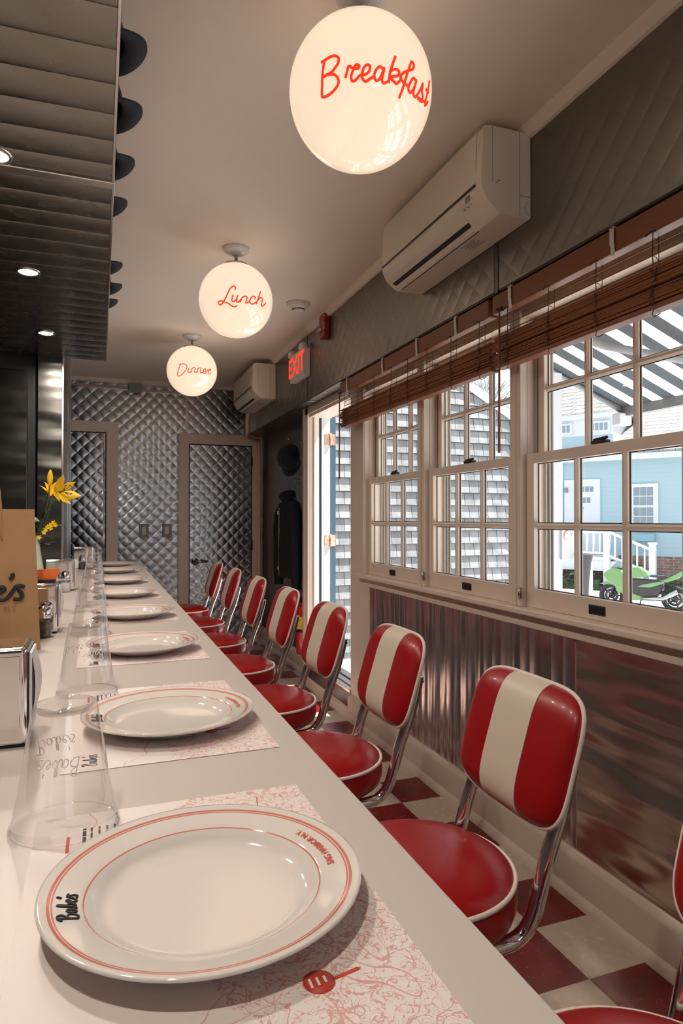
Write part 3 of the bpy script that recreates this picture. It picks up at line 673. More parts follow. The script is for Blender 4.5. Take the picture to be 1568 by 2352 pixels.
# ------------------------------------------------------------------ wall-mounted air conditioners
def make_ac():
    t = empty('air_conditioner', (0, 0, 0)); L = .79
    body = [(0, .285), (-.155, .285), (-.178, .280), (-.188, .262), (-.196, .10), (-.192, .070), (-.172, .035), (-.135, .006), (-.12, 0), (0, 0)]
    b = MB().prism(body, 0, L, 'y').build('body', M['ac'], t); bevel(b, .006, 3)
    fp = MB().prism([(-.150, .2865), (-.180, .2815), (-.1905, .262), (-.1985, .100), (-.1955, .092), (-.188, .092), (-.188, .262), (-.15, .28)], .030, L - .012, 'y').build('front_panel', M['ac'], t); bevel(fp, .003, 2)
    MB().prism([(-.1975, .098), (-.192, .098), (-.19, .091), (-.1965, .088)], .03, L - .01, 'y').build('panel_gap', M['black'], t)
    fl = MB().prism([(-.1955, .084), (-.1935, .062), (-.178, .036), (-.160, .020), (-.157, .024), (-.174, .040), (-.188, .065), (-.189, .084)], .135, L - .03, 'y').build('air_flap', M['ac2'], t)
    MB().prism([(-.1585, .0185), (-.112, -.0015), (-.112, .02), (-.15, .03)], .14, L - .035, 'y').build('air_outlet', M['dark'], t)
    MB().prism([(-.130, .0045), (-.124, .0015), (-.125, .008)], .145, L - .04, 'y').build('vane', M['grey'], t)
    MB().box(-.1935, .068, .062, -.1925, .098, .083).build('receiver_window', M['grey'], t)
    i_ = MB()
    for q in range(4): i_.box(-.186, .070 + q * .012, .050 - (q % 2) * .005, -.184, .075 + q * .012, .053 - (q % 2) * .005)
    for q in range(3): i_.box(-.188, .105 + .0 * q, .046 + q * .008, -.1868, .122, .0475 + q * .008)
    i_.build('indicator_marks', M['grey'], t)
    p_ = MB()
    for q in range(7): p_.box(-.095 + q * .007, .20 + (q % 3) * .012, -.0008, -.092 + q * .007, .29 - (q % 2) * .02, -.0002)
    p_.build('rating_print', M['grey'], t)
    s_ = MB().box(-.047, -.0008, .002, -.0455, .0006, .283).box(-.150, -.0008, .10, -.1488, .0006, .28).box(-.140, -.0008, .098, -.130, .0006, .1)
    s_.box(-.135, -.0008, .105, -.120, .0006, .107).box(-.047, -.0008, .070, -.001, .0006, .0715)
    s_.build('side_seams', M['grey'], t)
    s2 = MB().tube([(-.008 - .018 * math.cos(a) , -.0002, .033 + .022 * math.sin(a)) for a in [PI * (-.5 + k / 10) for k in range(11)]], .0006, 5)
    s2.build('knockout', M['grey'], t)
    return t
ac = make_ac(); ac.location = (HX, 1.82, 2.205)
tag(ac, 'large cream air conditioner on the header above the windows, near the globe lettered Breakfast', 'air conditioner', 'wall air conditioners')
ac2 = copy_tree(ac); ac2.location = (HX, 5.19, 2.185); ac2['label'] = 'cream air conditioner at the far end of the header by the back wall'

# ------------------------------------------------------------------ exit sign, strobe, smoke detector
ex = empty('exit_sign', (HX, 4.26, 2.185), label='white EXIT sign with red letters and two emergency lamp heads', cat='exit sign')
b = MB().rbox(-.055, 0, 0, 0, .31, .19, .005, 2).build('case', M['wplastic'], ex)
text_mb('EXIT', .19, lambda x, y, z: (-.0562, .155 - x, .095 + y * 1.0), extrude=.0, bold=.004).build('lettering', M['exit'], ex)
for y, in ((.03,), (.29,)):
    h = MB().lathe([(0, -.028), (.020, -.026), (.032, -.008), (.033, .01), (.024, .026), (0, .03)], n=20)
    for i, v in enumerate(h.v): h.v[i] = (v[2] - .045, v[0] + y, v[1] + .20)
    h.build('lamp_head', M['wplastic'], ex)
st = empty('fire_strobe', (HX, 3.90, 2.345), label='small dark red fire alarm with clear strobe on the header', cat='fire alarm')
b = MB().rbox(-.04, -.04, 0, 0, .05, .150, .008, 3).build('case', M['alarm'], st)
MB().rbox(-.062, -.01, .03, -.038, .035, .075, .008, 3).build('strobe_lens', M['shaker'], st)
MB().rbox(-.048, .0, .04, -.041, .025, .065, .003, 2).build('strobe_reflector', M['chrome'], st)
for i, ch in enumerate('FIRE'):
    text_mb(ch, .028, lambda x, y, z, i=i: (-.026 + y * .0 + x * .0 - .012 + x, -.0405, .128 - i * .024 + y)).build('lettering', M['wplastic'], st)
sd = empty('smoke_detector', (1.12, 3.80, CZ), label='round white smoke detector on the ceiling near the exit sign', cat='smoke detector')
MB().lathe([(0, 0), (.074, 0), (.073, -.008), (.045, -.034), (.040, -.036)], n=40).build('base', M['wplastic'], sd)
MB().lathe([(.036, -.034), (.038, -.044), (.030, -.050), (0, -.052)], n=32).build('sensor_dome', M['wplastic'], sd)
MB().lathe([(.037, -.036), (.0375, -.043)], n=32).build('vent', M['black'], sd)

# ------------------------------------------------------------------ bamboo blinds
def blind(y0, y1, lab, cords, brackets, wand_y):
    t = empty('bamboo_blind', (0, 0, 0), label=lab, cat='blind', group='rolled up bamboo blinds on the window wall')
    MB().rbox(1.345, y0, 1.955, 1.385, y1, 2.022, .003).build('headrail', M['rail'], t)
    rnd = random.Random(int(y0 * 100))
    # gathered folds of slats
    m = MB()
    for i in range(86):
        a = rnd.random(); f = rnd.random()
        z = 1.768 + .098 * a; x = 1.352 + .040 * f + (.006 * math.sin(a * 9))
        if f > .1 and f < .8: x = 1.351 if rnd.random() < .65 else x
        sag = rnd.uniform(-.002, .002)
        yy0 = y0 + rnd.uniform(-.008, .012); yy1 = y1 + rnd.uniform(-.012, .008)
        pts = [(x + rnd.uniform(-.0015, .0015), yy0 + (yy1 - yy0) * k / 6, z + sag * math.sin(PI * k / 6) + rnd.uniform(-.0008, .0008)) for k in range(7)]
        m.tube(pts, rnd.uniform(.0016, .0030), 5)
    m.box(1.358, y0 + .01, 1.775, 1.385, y1 - .01, 1.86)
    m.build('slat_bundle', M['bamboo'], t)
    MB().rbox(1.350, y0 + .004, 1.755, 1.392, y1 - .004, 1.770, .003).build('bottom_rail', M['rail'], t)
    m = MB()
    for z in (1.884, 1.908, 1.934):
        m.tube([(1.368, y0 + rnd.uniform(0, .02), z), (1.368 + rnd.uniform(-.002, .002), (y0 + y1) / 2, z - .002), (1.368, y1 - rnd.uniform(0, .02), z + .001)], .0022, 5)
    m.build('upper_slats', M['bamboo'], t)
    for cy in cords:
        m = MB()
        m.tube([(1.349, cy, 1.96), (1.350, cy + .003, 1.90), (1.349, cy, 1.868)], .0014, 5)
        m.tube([(1.385, cy + .016, 1.96), (1.383, cy + .014, 1.868)], .0012, 5)
        for z in (1.94, 1.915, 1.893):
            m.tube([(1.348, cy - .004, z), (1.366, cy + .006, z + .002), (1.385, cy + .016, z - .001)], .0011, 4)
        m.tube([(1.342, cy - .016, 1.953), (1.343, cy, 1.958), (1.342, cy + .018, 1.952)], .0028, 5)
        zz = 1.868
        pts = [(1.3475 + rnd.uniform(-.004, .002), cy + rnd.uniform(-.010, .010), 1.866 - .100 * k / 11) for k in range(12)]
        m.tube(pts, .0016, 5)
        pts = [(1.3475 + rnd.uniform(-.004, .001), cy + rnd.uniform(-.012, .012), 1.862 - .098 * k / 9) for k in range(10)]
        m.tube(pts, .0013, 5)
        m.tube([(1.35, cy, 1.756), (1.355, cy + .010, 1.746), (1.372, cy + .02, 1.744), (1.385, cy + .012, 1.752)], .0014, 5)
        m.build('cord', M['cord'], t)
    for by in brackets:
        MB().rbox(1.338, by - .008, 1.975, 1.3425, by + .008, 2.028, .002).rbox(1.338, by - .010, 1.945, 1.3425, by + .004, 1.978, .002).box(1.338, by - .008, 2.022, 1.37, by + .008, 2.0265).build('bracket', M['shaker'] if False else M['wplastic'], t)
    w = MB().tube([(1.335, wand_y, 1.945), (1.333, wand_y, 1.60), (1.334, wand_y + .002, 1.446)], [.0035, .0042, .0045], 8)
    w.tube([(1.340, wand_y, 1.962), (1.330, wand_y + .01, 1.955), (1.333, wand_y - .008, 1.948), (1.335, wand_y, 1.94)], .003, 6)
    w.build('wand', M['rail'], t)
    MB().tube([(1.336 + .008 * math.sin(k), wand_y + .014 * math.cos(k * 1.7), 1.958 + .008 * math.sin(k * 2.3)) for k in range(14)], .0016, 5).build('cord_knot', M['cord'], t)
    return t
blind(2.086, 3.69, 'bamboo blind gathered up over the two far windows, ending at the door post', (2.155, 2.37, 2.58, 2.775, 2.96, 3.177, 3.41, 3.62), (2.32, 2.667, 3.05, 3.56), 3.665)
blind(.45, 2.060, 'bamboo blind gathered up over the nearest window', (.62, .84, 1.08, 1.32, 1.529, 1.745, 1.97), (.75, 1.457, 1.946), 2.00)
# ------------------------------------------------------------------ stools
def superell(W, H, n, k):
    return [(W * (abs(math.cos(a)) ** (2 / n)) * (1 if math.cos(a) >= 0 else -1), H * (abs(math.sin(a)) ** (2 / n)) * (1 if math.sin(a) >= 0 else -1)) for a in [2 * PI * i / k for i in range(k)]]
def make_stool():
    t = empty('diner_stool', (0, 0, 0))
    # seat: domed vinyl cushion
    R = .170
    MB().lathe([(0, .617), (.05, .6165), (.10, .614), (.13, .609), (.152, .601), (.164, .593), (R - .001, .587)], n=72).lathe([(R, .583), (R + .005, .565), (R + .005, .545), (R - .001, .528), (R - .014, .517), (R - .035, .512), (0, .511)], n=72).build('seat', M['vinyl'], t)
    MB().tube([((R + .0015) * math.cos(2 * PI * k / 72), (R + .0015) * math.sin(2 * PI * k / 72), .585) for k in range(72)], .0042, 8, closed=True).build('piping', M['piping'], t)
    MB().lathe([(0, .511), (.13, .511), (.12, .503), (0, .502)], n=40).build('seat_pan', M['chrome2'], t)
    # back cushion, local axes: w = y, h up the tilt, t toward the sitter
    base = Vector((.223, 0, .785)); tilt = math.radians(17)
    hu = Vector((math.sin(tilt), 0, math.cos(tilt))); tn = Vector((-math.cos(tilt), 0, math.sin(tilt)))
    W, H, n = .163, .122, 4.6
    def P(w, h, tt):
        curve = -.010 * (w / W) ** 2          # slight wrap around the sitter
        return base + Vector((0, w, 0)) + hu * h + tn * (tt - curve * 1.0)
    def thick(w, h):
        s = (abs(w / W) ** n + abs(h / H) ** n) ** (1 / n); s = min(s, 1)
        return (1 - s ** 4.5) ** .55
    def sheet(w0, w1, T, extra, name, m, back=False):
        nw, nh = 26, 30; vs = []; fs = []
        for i in range(nw + 1):
            u = w0 + (w1 - w0) * i / nw
            if abs(w0) > .15 or abs(w1) > .15:    # cluster toward the outer edge
                tpar = i / nw
                u = w0 + (w1 - w0) * (math.sin(tpar * PI / 2) if abs(w1) > .15 else 1 - math.cos(tpar * PI / 2))
            hh = H * max(0, 1 - abs(u / W) ** n) ** (1 / n)
            for j in range(nh + 1):
                b = -math.cos(PI * j / nh); h = hh * b
                d = thick(u, h) * T + extra
                vs.append(P(u, h, -d if back else d))
        for i in range(nw):
            for j in range(nh): fs.append((i * (nh + 1) + j, (i + 1) * (nh + 1) + j, (i + 1) * (nh + 1) + j + 1, i * (nh + 1) + j + 1))
        return vs, fs
    S = .055
    m = MB()
    m.add(*sheet(-W, -S, .036, 0, '', 0), smooth=True); m.add(*sheet(S, W, .036, 0, '', 0), smooth=True)
    m.add(*sheet(-W, W, .017, 0, '', 0, True), smooth=True)
    bo = m.build('backrest', M['vinyl'], t)
    m = MB(); m.add(*sheet(-S, S, .036, .0012, '', 0), smooth=True); m.build('stripe', M['cream'], bo)
    for sy in (-1, 1):
        hh = H * (1 - (S / W) ** n) ** (1 / n)
        MB().tube([P(sy * S, hh * -math.cos(PI * k / 24), thick(S, hh * math.cos(PI * k / 24)) * .036 + .0006) for k in range(25)], .0014, 6).build('stripe_seam', M['piping'], bo)
    ol = superell(W + .001, H + .001, n, 96)
    MB().tube([P(w, h, .001) for w, h in ol], .0040, 8, closed=True).build('piping', M['piping'], bo)
    # chrome back tubes
    for sy in (-1, 1):
        pts = [(-.10, sy * .10, .499), (.02, sy * .127, .498), (.100, sy * .128, .500), (.133, sy * .129, .512), (.153, sy * .130, .538), (.166, sy * .130, .575), (.186, sy * .130, .64), (.210, sy * .130, .70), (.231, sy * .128, .77), (.239, sy * .126, .805)]
        MB().tube(catmull(pts, 5), .0135, 16).build('back_tube', M['chrome'], t)
    for z, x in ((.70, .210), (.79, .234)):
        MB().tube([(x - .012, -.128, z), (x - .012, .128, z)], .005, 8).build('cross_rod', M['chrome2'], t)
        for sy in (-1, 1): MB().lathe([(0, .006), (.004, .005), (.005, 0)], (x + .012, sy * .129, z), 10, axis='x').build('bolt', M['chrome'], t)
    # pedestal
    MB().lathe([(.045, .503), (.04, .47), (.028, .46), (.028, .06), (.05, .045), (.14, .022), (.165, .010), (.168, 0), (0, 0)], n=40).build('pedestal', M['chrome'], t)
    return t
stool0 = make_stool()
SY_ = [(.510, 0, 'cut off at the bottom right corner'), (1.06, 0, 'with the largest whole backrest in view'), (1.65, 0, 'third from the camera'), (2.21, .02, 'fourth from the camera'),
       (2.78, 0, 'fifth, with the fire extinguisher behind it'), (3.37, .0, 'sixth from the camera'), (4.00, .0, 'next to last'), (4.62, .0, 'farthest, by the restroom door handle')]
for i, (y, rz, wh) in enumerate(SY_):
    s = stool0 if i == 0 else copy_tree(stool0)
    s.location = (.538, y + .010, 0); s.rotation_euler = (0, 0, rz)
    tag(s, 'red stool with cream striped back, ' + wh, 'stool', 'diner stools along the counter')

# ------------------------------------------------------------------ place settings
CT = .910
order = ['nearest', 'second', 'third', 'fourth', 'fifth', 'sixth', 'seventh', 'farthest']
mats_y = [(.300, .7177), (.840, 1.224), (1.425, 1.80), (2.00, 2.38), (2.58, 2.95), (3.17, 3.54), (3.80, 4.15), (4.30, 4.66)]
def make_mat():
    t = empty('placemat', (0, 0, 0))
    t2 = MB().box(-.133, -.20, 0, .133, .20, .0005).build('sheet', M['map'], t)
    hy = lambda s, cx, cy: (lambda x, y, z=0: (cx - y * s, cy + x * s, .0009))
    m = MB()
    g = lambda x, y: (-.092 - y * .0085, -.185 + x * .0085, .0006)
    strokes(m, BABES, g, .0006, 4, 3); m.build('logo', M['ink'], t)
    m = MB()
    for k in range(11): m.box(-.083, -.180 + k * .0045, .0005, -.0822, -.1775 + k * .0045, .0008)
    m.build('dotted_line', M['ink'], t)
    rn = random.Random(4); m = MB()
    for ln in range(5):
        x = -.090 + ln * .007; y = .085
        while y < .165:
            w = rn.uniform(.003, .012); m.box(x, y, .0005, x + (.0032 if ln == 0 else .0018), min(y + w, .168), .0007); y += w + .002
    m.build('small_print', M['ink'], t)
    m = MB().box(-.104, .125, .0005, -.101, .155, .0007).box(-.108, -.0, .0005, -.105, .01, .0007)
    m.build('red_print', M['redink'], t)
    # red frying pan emblem
    m = MB().lathe([(0, .0009), (.0105, .0009), (.0105, .0004)], (.058, -.098, 0), 28)
    m.prism([(.067, -.1), (.086, -.0965), (.088, -.095), (.086, -.0935), (.067, -.0975)], .0004, .0009, 'z')
    m.build('pan_emblem', M['redink'], t)
    m = MB()
    for i in range(3): m.box(.0515 + i * .005, -.102 + i * .001, .0009, .0532 + i * .005, -.094, .0010)
    m.build('pan_letters', M['map'] if False else M['paperw'], t)
    m = MB()
    for k in range(4): m.tube([(.045 + k * .014 + rn.uniform(-.004, .004), .135 + rn.uniform(-.03, .03), .0006), (.055 + k * .014, .15 + rn.uniform(-.03, .03), .0006)], .0005, 4)
    m.build('road_lines', M['redink'], t)
    return t
def plate_proto():
    t = empty('dinner_plate', (0, 0, 0))
    o = MB().lathe([(0, .004), (.07, .0042), (.082, .0052), (.089, .0095), (.094, .0150), (.099, .0172), (.115, .0200), (.123, .0222), (.1275, .0242), (.1300, .0240), (.1302, .0222), (.127, .0196), (.112, .0140), (.095, .0060), (.078, .0012), (.074, 0), (.070, 0), (.068, .0015), (0, .0015)], n=128)
    o = o.build('dish', M['plate'], t)
    zr = lambda r: .0172 + (r - .099) / .016 * .0028 + .0004
    def rim(r0, a0, s):    # up points inward/outward along -X side, reading toward +Y
        return lambda x, y, z=0: ((lambda r, a: (r * math.cos(a), r * math.sin(a), zr(r) + .0001))(r0 + y * s, a0 - x * s / r0))
    m = MB(); s = .0072
    strokes(m, [[(p[0] - 2.5, p[1]) for p in st] for st in BABES], rim(.1005, PI, s), .00095, 5, 3); m.build('logo', M['ink'], t)
    # seat side text, tops toward the plate centre
    f = lambda x, y, z=0: ((lambda r, a: (r * math.cos(a), r * math.sin(a), zr(r) + .0003))(.1072 - y, x / .1072 + .12))
    text_mb('SAG HARBOR N.Y.', .0085, f, bold=.0002).build('place_name', M['redink'], t)
    return t
def cup_proto():
    t = empty('plastic_cup', (0, 0, 0))
    outer = [(.0495, .0), (.0505, .003), (.0485, .006), (.0465, .008), (.0470, .012), (.0455, .016), (.0460, .020), (.0445, .024), (.0440, .030), (.0425, .034), (.0315, .108), (.0305, .115), (.0285, .119), (.0270, .1195)]
    inner = [(.026, .117), (.025, .1115), (0, .1115)]
    MB().lathe(outer + inner, n=72).build('cup_wall', M['cup'], t)
    MB().lathe([(.0478, .0004), (.0490, .0004)] + [(.0492, .002)], n=64).build('rim_lip', M['cup'], t)
    m = MB(); s = .0078
    for a0 in (-PI / 2 - .1, PI / 2 + .3):
        def f(x, y, a0=a0):
            z = .076 - y * s; r = .0425 - (z - .034) / (.108 - .034) * .011 + .0004
            a = a0 - (x - 2.5) * s / r
            return (r * math.cos(a), r * math.sin(a), z)
        strokes(m, BABES, f, .0006, 4, 3)
    m.build('logo', M['cupink'], t)
    return t
mat0, pl0, cu0 = make_mat(), plate_proto(), cup_proto()
cups = [(-.031, .700), (-.020, 1.225), (-.022, 1.83), (-.022, 2.40), (-.024, 2.98), (-.022, 3.56), (-.030, 4.17), (-.012, 4.72)]
plates = [(.075, .523, .2), (.093, .995, .1), (.090, 1.565, .05), (.092, 2.11, 0), (.088, 2.68, 0), (.088, 3.25, 0), (.086, 3.88, 0), (.084, 4.44, 0)]
for i in range(8):
    o = mat0 if i == 0 else copy_tree(mat0); a, b = mats_y[i]
    o.location = (.088 - (.012 if i == 0 else 0), (a + b) / 2, CT + .0004); o.scale = (1, (b - a) / .40, 1)
    o.rotation_euler = (0, 0, .012 if i else .0)
    w = order[i] + (' from the camera' if 0 < i < 7 else (' to the camera' if i == 0 else ' from the camera'))
    tag(o, 'white paper placemat with a red line map on the counter, ' + w, 'placemat', 'paper placemats along the counter')
    o = pl0 if i == 0 else copy_tree(pl0)
    o.location = (plates[i][0] + .004, plates[i][1], CT + .0014); o.scale = (.935, .935, .935); o.rotation_euler = (0, 0, plates[i][2] * .3)
    tag(o, 'white plate with thin red rim bands on its placemat, ' + w, 'plate', 'plates along the counter')
    o = cu0 if i == 0 else copy_tree(cu0)
    o.location = (cups[i][0], cups[i][1], CT + .0014); o.rotation_euler = (0, 0, .4 * i)
    tag(o, 'clear plastic cup turned upside down, ' + w, 'cup', 'upturned clear cups along the counter')

# ------------------------------------------------------------------ napkin dispensers, shakers
def disp_proto():
    t = empty('napkin_dispenser', (0, 0, 0))
    bd = MB().rbox(-.12, -.045, .003, -.006, .045, .131, .007, 3).build('shell', M['chrome'], t); bd.modifiers.new('w', 'WEIGHTED_NORMAL')
    MB().rbox(-.112, -.0458, .012, -.014, -.0445, .120, .0005, 1).build('front_plate', M['chrome'], t)
    MB().box(-.118, -.04, 0, -.008, .04, .003).build('foot', M['black'], t)
    MB().rbox(-.008, -.036, .016, -.004, .036, .124, .001).build('side_opening', M['black'], t)
    m = MB(); vs = []
    ny, nz = 8, 8
    for i in range(ny + 1):
        for j in range(nz + 1):
            y = -.033 + .060 * i / ny; z = .030 + .093 * j / nz
            vs.append((-.002 + .010 * math.sin(PI * j / nz) * (.4 + .6 * math.sin(i * 1.1 + .5) ** 2), y, z - .010 * abs(math.sin(i * 1.9)) * (j == 0)))
    fs = [(i * (nz + 1) + j, (i + 1) * (nz + 1) + j, (i + 1) * (nz + 1) + j + 1, i * (nz + 1) + j + 1) for i in range(ny) for j in range(nz)]
    o = m.add(vs, fs, 0, True).box(-.006, -.034, .02, -.001, .034, .122).build('napkins', M['paperw'], t)
    return t
dp0 = disp_proto()
for i, (x, y, wh) in enumerate(((-.083, 1.0, 'nearest, cut by the left picture edge'), (-.098, 1.92, 'behind the kraft bag, with the orange card on it'), (-.095, 3.02, 'behind the white salt shaker'), (-.030, 4.30, 'farthest, near the steel post'))):
    o = dp0 if i == 0 else copy_tree(dp0); o.location = (x, y, CT + .0002); o.rotation_euler = (0, 0, (.0, .02, .03, .0)[i])
    tag(o, 'chrome napkin dispenser with white napkins, ' + wh, 'napkin dispenser', 'napkin dispensers along the counter')
def shaker(x, y, fill, lab, cat):
    t = empty('salt_shaker' if fill == 'salt' else 'pepper_shaker', (x, y, CT + .0003), label=lab, cat=cat, group='salt and pepper shakers')
    n = 8
    MB().lathe([(0, .001), (.018, .001), (.020, .004), (.020, .046), (.017, .052), (.0165, .056)], n=10, smooth=False).build('glass_jar', M['shaker'], t)
    MB().lathe([(0, .003), (.0175, .003), (.0178, .038), (0, .039)], n=10).build('contents', M[fill], t)
    c_ = MB().lathe([(.0185, .050), (.019, .055), (.0185, .068), (.015, .076), (.007, .080), (0, .0805)], n=24).build('cap', M['chrome'], t)
    h_ = MB()
    for k in range(5):
        a = 2 * PI * k / 5; h_.lathe([(0, .0007), (.0012, .0006)], (.006 * math.cos(a), .006 * math.sin(a), .0800), 6)
    h_.build('holes', M['black'], c_)
shaker(-.132, 1.825, 'pepper', 'glass pepper shaker with chrome cap beside the kraft bag', 'pepper shaker')
shaker(-.132, 2.93, 'salt', 'glass salt shaker with chrome cap before the middle napkin dispenser', 'salt shaker')
shaker(-.168, 2.95, 'pepper', 'glass pepper shaker just left of the middle salt shaker', 'pepper shaker')
shaker(-.098, 4.19, 'pepper', 'small dark pepper shaker before the farthest napkin dispenser', 'pepper shaker')
oc = empty('menu_card', (-.150, 1.93, CT + .1315), label='orange printed card standing on the napkin dispenser behind the bag', cat='card')
MB().box(-.045, -.012, 0, .040, .012, .006).build('stand', M['black'], oc)
MB().add([(-.045, 0, .006), (.040, 0, .006), (.050, 0, .036), (-.045, 0, .030), (-.045, .003, .006), (.040, .003, .006), (.050, .003, .036), (-.045, .003, .030)],
         [(0, 1, 2, 3), (7, 6, 5, 4), (0, 4, 5, 1), (1, 5, 6, 2), (2, 6, 7, 3), (3, 7, 4, 0)]).build('card_face', M['orange'], oc)
MB().lathe([(0, -.0006), (.004, -.0005)], (-.022, 0, .018), 12, axis='y').build('printed_spot', M['paperw'], oc)

# ------------------------------------------------------------------ kraft bag
bg = empty('paper_bag', (-.256, 1.648, CT + .0003), .11, label='brown kraft paper bag with black script lettering standing at the left edge', cat='paper bag')
m = MB(); W_, Hh, D_ = .130, .322, .15
front = []; nx, nz = 8, 10
vs = []; fs = []
def ring(z):
    f = z / Hh; pin = .030 * math.sin(PI * min(1, f * 1.0)) * 0 + .028 * f
    wob = .0025 * math.sin(f * 9)
    return [(-W_, 0 + wob, z), (-W_ / 2, -.004 * math.sin(PI * f), z), (0, -.006 * math.sin(PI * f), z), (W_ / 2, -.004 * math.sin(PI * f), z), (W_ - .014 * f, 0 + wob * .5, z),
            (W_ - .014 * f - pin, D_ / 2, z), (W_ - .014 * f, D_, z), (0, D_ + .004, z), (-W_, D_, z), (-W_ + pin, D_ / 2, z)]
for k in range(nz + 1): vs += ring(Hh * k / nz)
for k in range(nz):
    for j in range(10): fs.append((k * 10 + j, k * 10 + (j + 1) % 10, (k + 1) * 10 + (j + 1) % 10, (k + 1) * 10 + j))
fs.append(tuple(range(10))[::-1])
m.add(vs, fs, 0, False)
bo = m.build('body', M['kraft'], bg); sm = bo.modifiers.new('s', 'SOLIDIFY'); sm.thickness = .0008
for y_ in (-.003, D_ + .003):
    m = MB()
    pts = [(-.045, y_, Hh - .07), (-.047, y_, Hh), (-.04, y_ - .004, Hh + .07), (0, y_ - .008, Hh + .105), (.028, y_ - .006, Hh + .095), (.040, y_ - .003, Hh + .06), (.046, y_, Hh), (.050, y_, Hh - .07)]
    pts = catmull(pts, 6); m.tube([(p[0], p[1] - .001, p[2]) for p in pts], .0026, 6)
    m.build('handle', M['kraft'], bg)
s = .037
m = MB(); strokes(m, [[((p[0] - 2.5), p[1]) for p in st] for st in BABES], lambda x, y: (x * s + .005, -.0068 + abs(x * s) * .02, .118 + y * .028), .0045, 6, 4); m.build('logo', M['ink'], bg)
text_mb('S A G  H A R B O R  N Y', .015, lambda x, y, z: (x * 1.0 - .0, -.0072, .098 + y)).build('place_name', M['inkbrown'], bg)
# small open carton leaning on the bag
pf = empty('paper_wrapper', (-.262, 1.572, CT + .0003), label='folded paper wrapper with a dark brown edge leaning before the kraft bag', cat='paper wrapper')
MB().prism([(-.12, 0), (.052, 0), (.050, .022), (.030, .05), (-.03, .085), (-.12, .11)], -.002, .045, 'y').build('face', M['top'], pf)
MB().prism([(.054, .0), (.056, .03), (.034, .066), (-.03, .112), (-.12, .16), (-.12, .111), (-.03, .086), (.030, .051), (.050, .023)], -.001, .047, 'y').build('folded_edge', M['kraftd'], pf)

# ------------------------------------------------------------------ vase and flowers
va = empty('flower_vase', (-.222, 2.42, CT + .0003), label='green white glass vase half hidden behind the kraft bag', cat='vase')
MB().lathe([(0, .002), (.052, .002), (.056, .010), (.055, .05), (.048, .12), (.036, .20), (.030, .235), (.033, .245), (.030, .243), (.027, .23), (.033, .19), (.044, .11), (.050, .05), (.048, .012), (0, .01)], n=48).build('body', M['vase'], va)
li = empty('lily_stem', (-.222, 2.42, CT + .18), label='yellow lily with one open bloom and a closed bud rising from the vase', cat='flower')
def petal(p0, d, side, L, w, curl, name, mt, parent):
    d = Vector(d).normalized(); side = Vector(side); side = (side - d * side.dot(d)).normalized(); up = side.cross(d)
    vs = []; fs = []; n = 10; k = 4
    for i in range(n + 1):
        f = i / n; ww = w * (math.sin(PI * min(1, f * .93 + .05)) ** .7) * (1 - f ** 6 * .9)
        c = Vector(p0) + d * (L * f) + up * (-curl * f * f)
        for j in range(-k, k + 1):
            g = j / k; vs.append(c + side * (ww * g) + up * (.25 * ww * g * g))
    for i in range(n):
        for j in range(2 * k): fs.append((i * (2 * k + 1) + j, i * (2 * k + 1) + j + 1, (i + 1) * (2 * k + 1) + j + 1, (i + 1) * (2 * k + 1) + j))
    return MB().add(vs, fs, 0, True).build(name, mt, parent)
fc = Vector((.095, -.01, .210))   # flower centre in stem space
ax = Vector((.55, -.70, .15)).normalized()
s1 = ax.cross(Vector((0, 0, 1))).normalized(); s2 = s1.cross(ax)
for k in range(6):
    a = 2 * PI * k / 6 + .35
    rad = s1 * math.cos(a) + s2 * math.sin(a)
    petal(fc + rad * .004, rad * .9 + ax * .5, ax.cross(rad), .064 if k % 2 else .058, .0165 if k % 2 else .012, .014, 'petal', M['petal'], li)
for k in range(6):
    a = 2 * PI * k / 6
    rad = s1 * math.cos(a) + s2 * math.sin(a)
    e = fc + ax * .048 + rad * .016
    MB().tube([fc, fc + ax * .028 + rad * .006, e], .0008, 5).build('filament', M['stem'], li)
    MB().tube([e - rad.cross(ax) * .005, e + rad.cross(ax) * .005], .0016, 6).build('anther', M['stamen'], li)
# half open bloom turned away behind
for k in range(4):
    a = 2 * PI * k / 4 + .4; rad = Vector((math.cos(a), .3, math.sin(a)))
    petal(fc + Vector((-.03, .02, -.012)), Vector((-.15, .2, .8)) + rad * .35, rad.cross(Vector((0, 0, 1))) + Vector((.2, .5, 0)), .055, .014, .008, 'petal', M['petal'], li)
b0 = Vector((.063, 0, .232)); 
bud = MB().lathe([(0, -.002), (.005, .002), (.0085, .014), (.0095, .028), (.007, .043), (.003, .052), (0, .055)], n=18)
bud = bud.build('bud', M['petal'], li, loc=b0); bud.rotation_euler = (0, .05, 0)
for pts in ([(0, 0, -.12), (.02, 0, .03), (.045, 0, .12), (.07, -.004, .17), tuple(fc)], [(.045, 0, .12), (.058, 0, .18), tuple(b0)], [(.03, 0, .06), (.05, .01, .11), (.07, .015, .19)]):
    MB().tube(catmull(pts, 4), .0022, 7).build('stem', M['stem'], li)
rl = random.Random(5)
for k in range(46):
    f = rl.random(); p = Vector((.0 + .06 * f, rl.uniform(-.01, .01), .02 + .16 * f)) if k < 12 else Vector((rl.uniform(-.005, .055), rl.uniform(-.02, .02), rl.uniform(.03, .12)))
    a = rl.uniform(0, 2 * PI)
    petal(p, (math.cos(a), math.sin(a) * .6, rl.uniform(-.1, .9)), (math.sin(a), -math.cos(a), .2), rl.uniform(.025, .05), .0055, rl.uniform(0, .012), 'leaf', M['leaf'], li)
ys_ = empty('blossom_sprig', (-.222, 2.40, CT + .20), label='sprig of small yellow blossoms low beside the vase mouth', cat='flower')
MB().tube(catmull([(0, 0, -.1), (.01, -.01, .03), (.04, -.02, .055), (.085, -.02, .075)], 4), .0014, 6).build('stem', M['stem'], ys_)
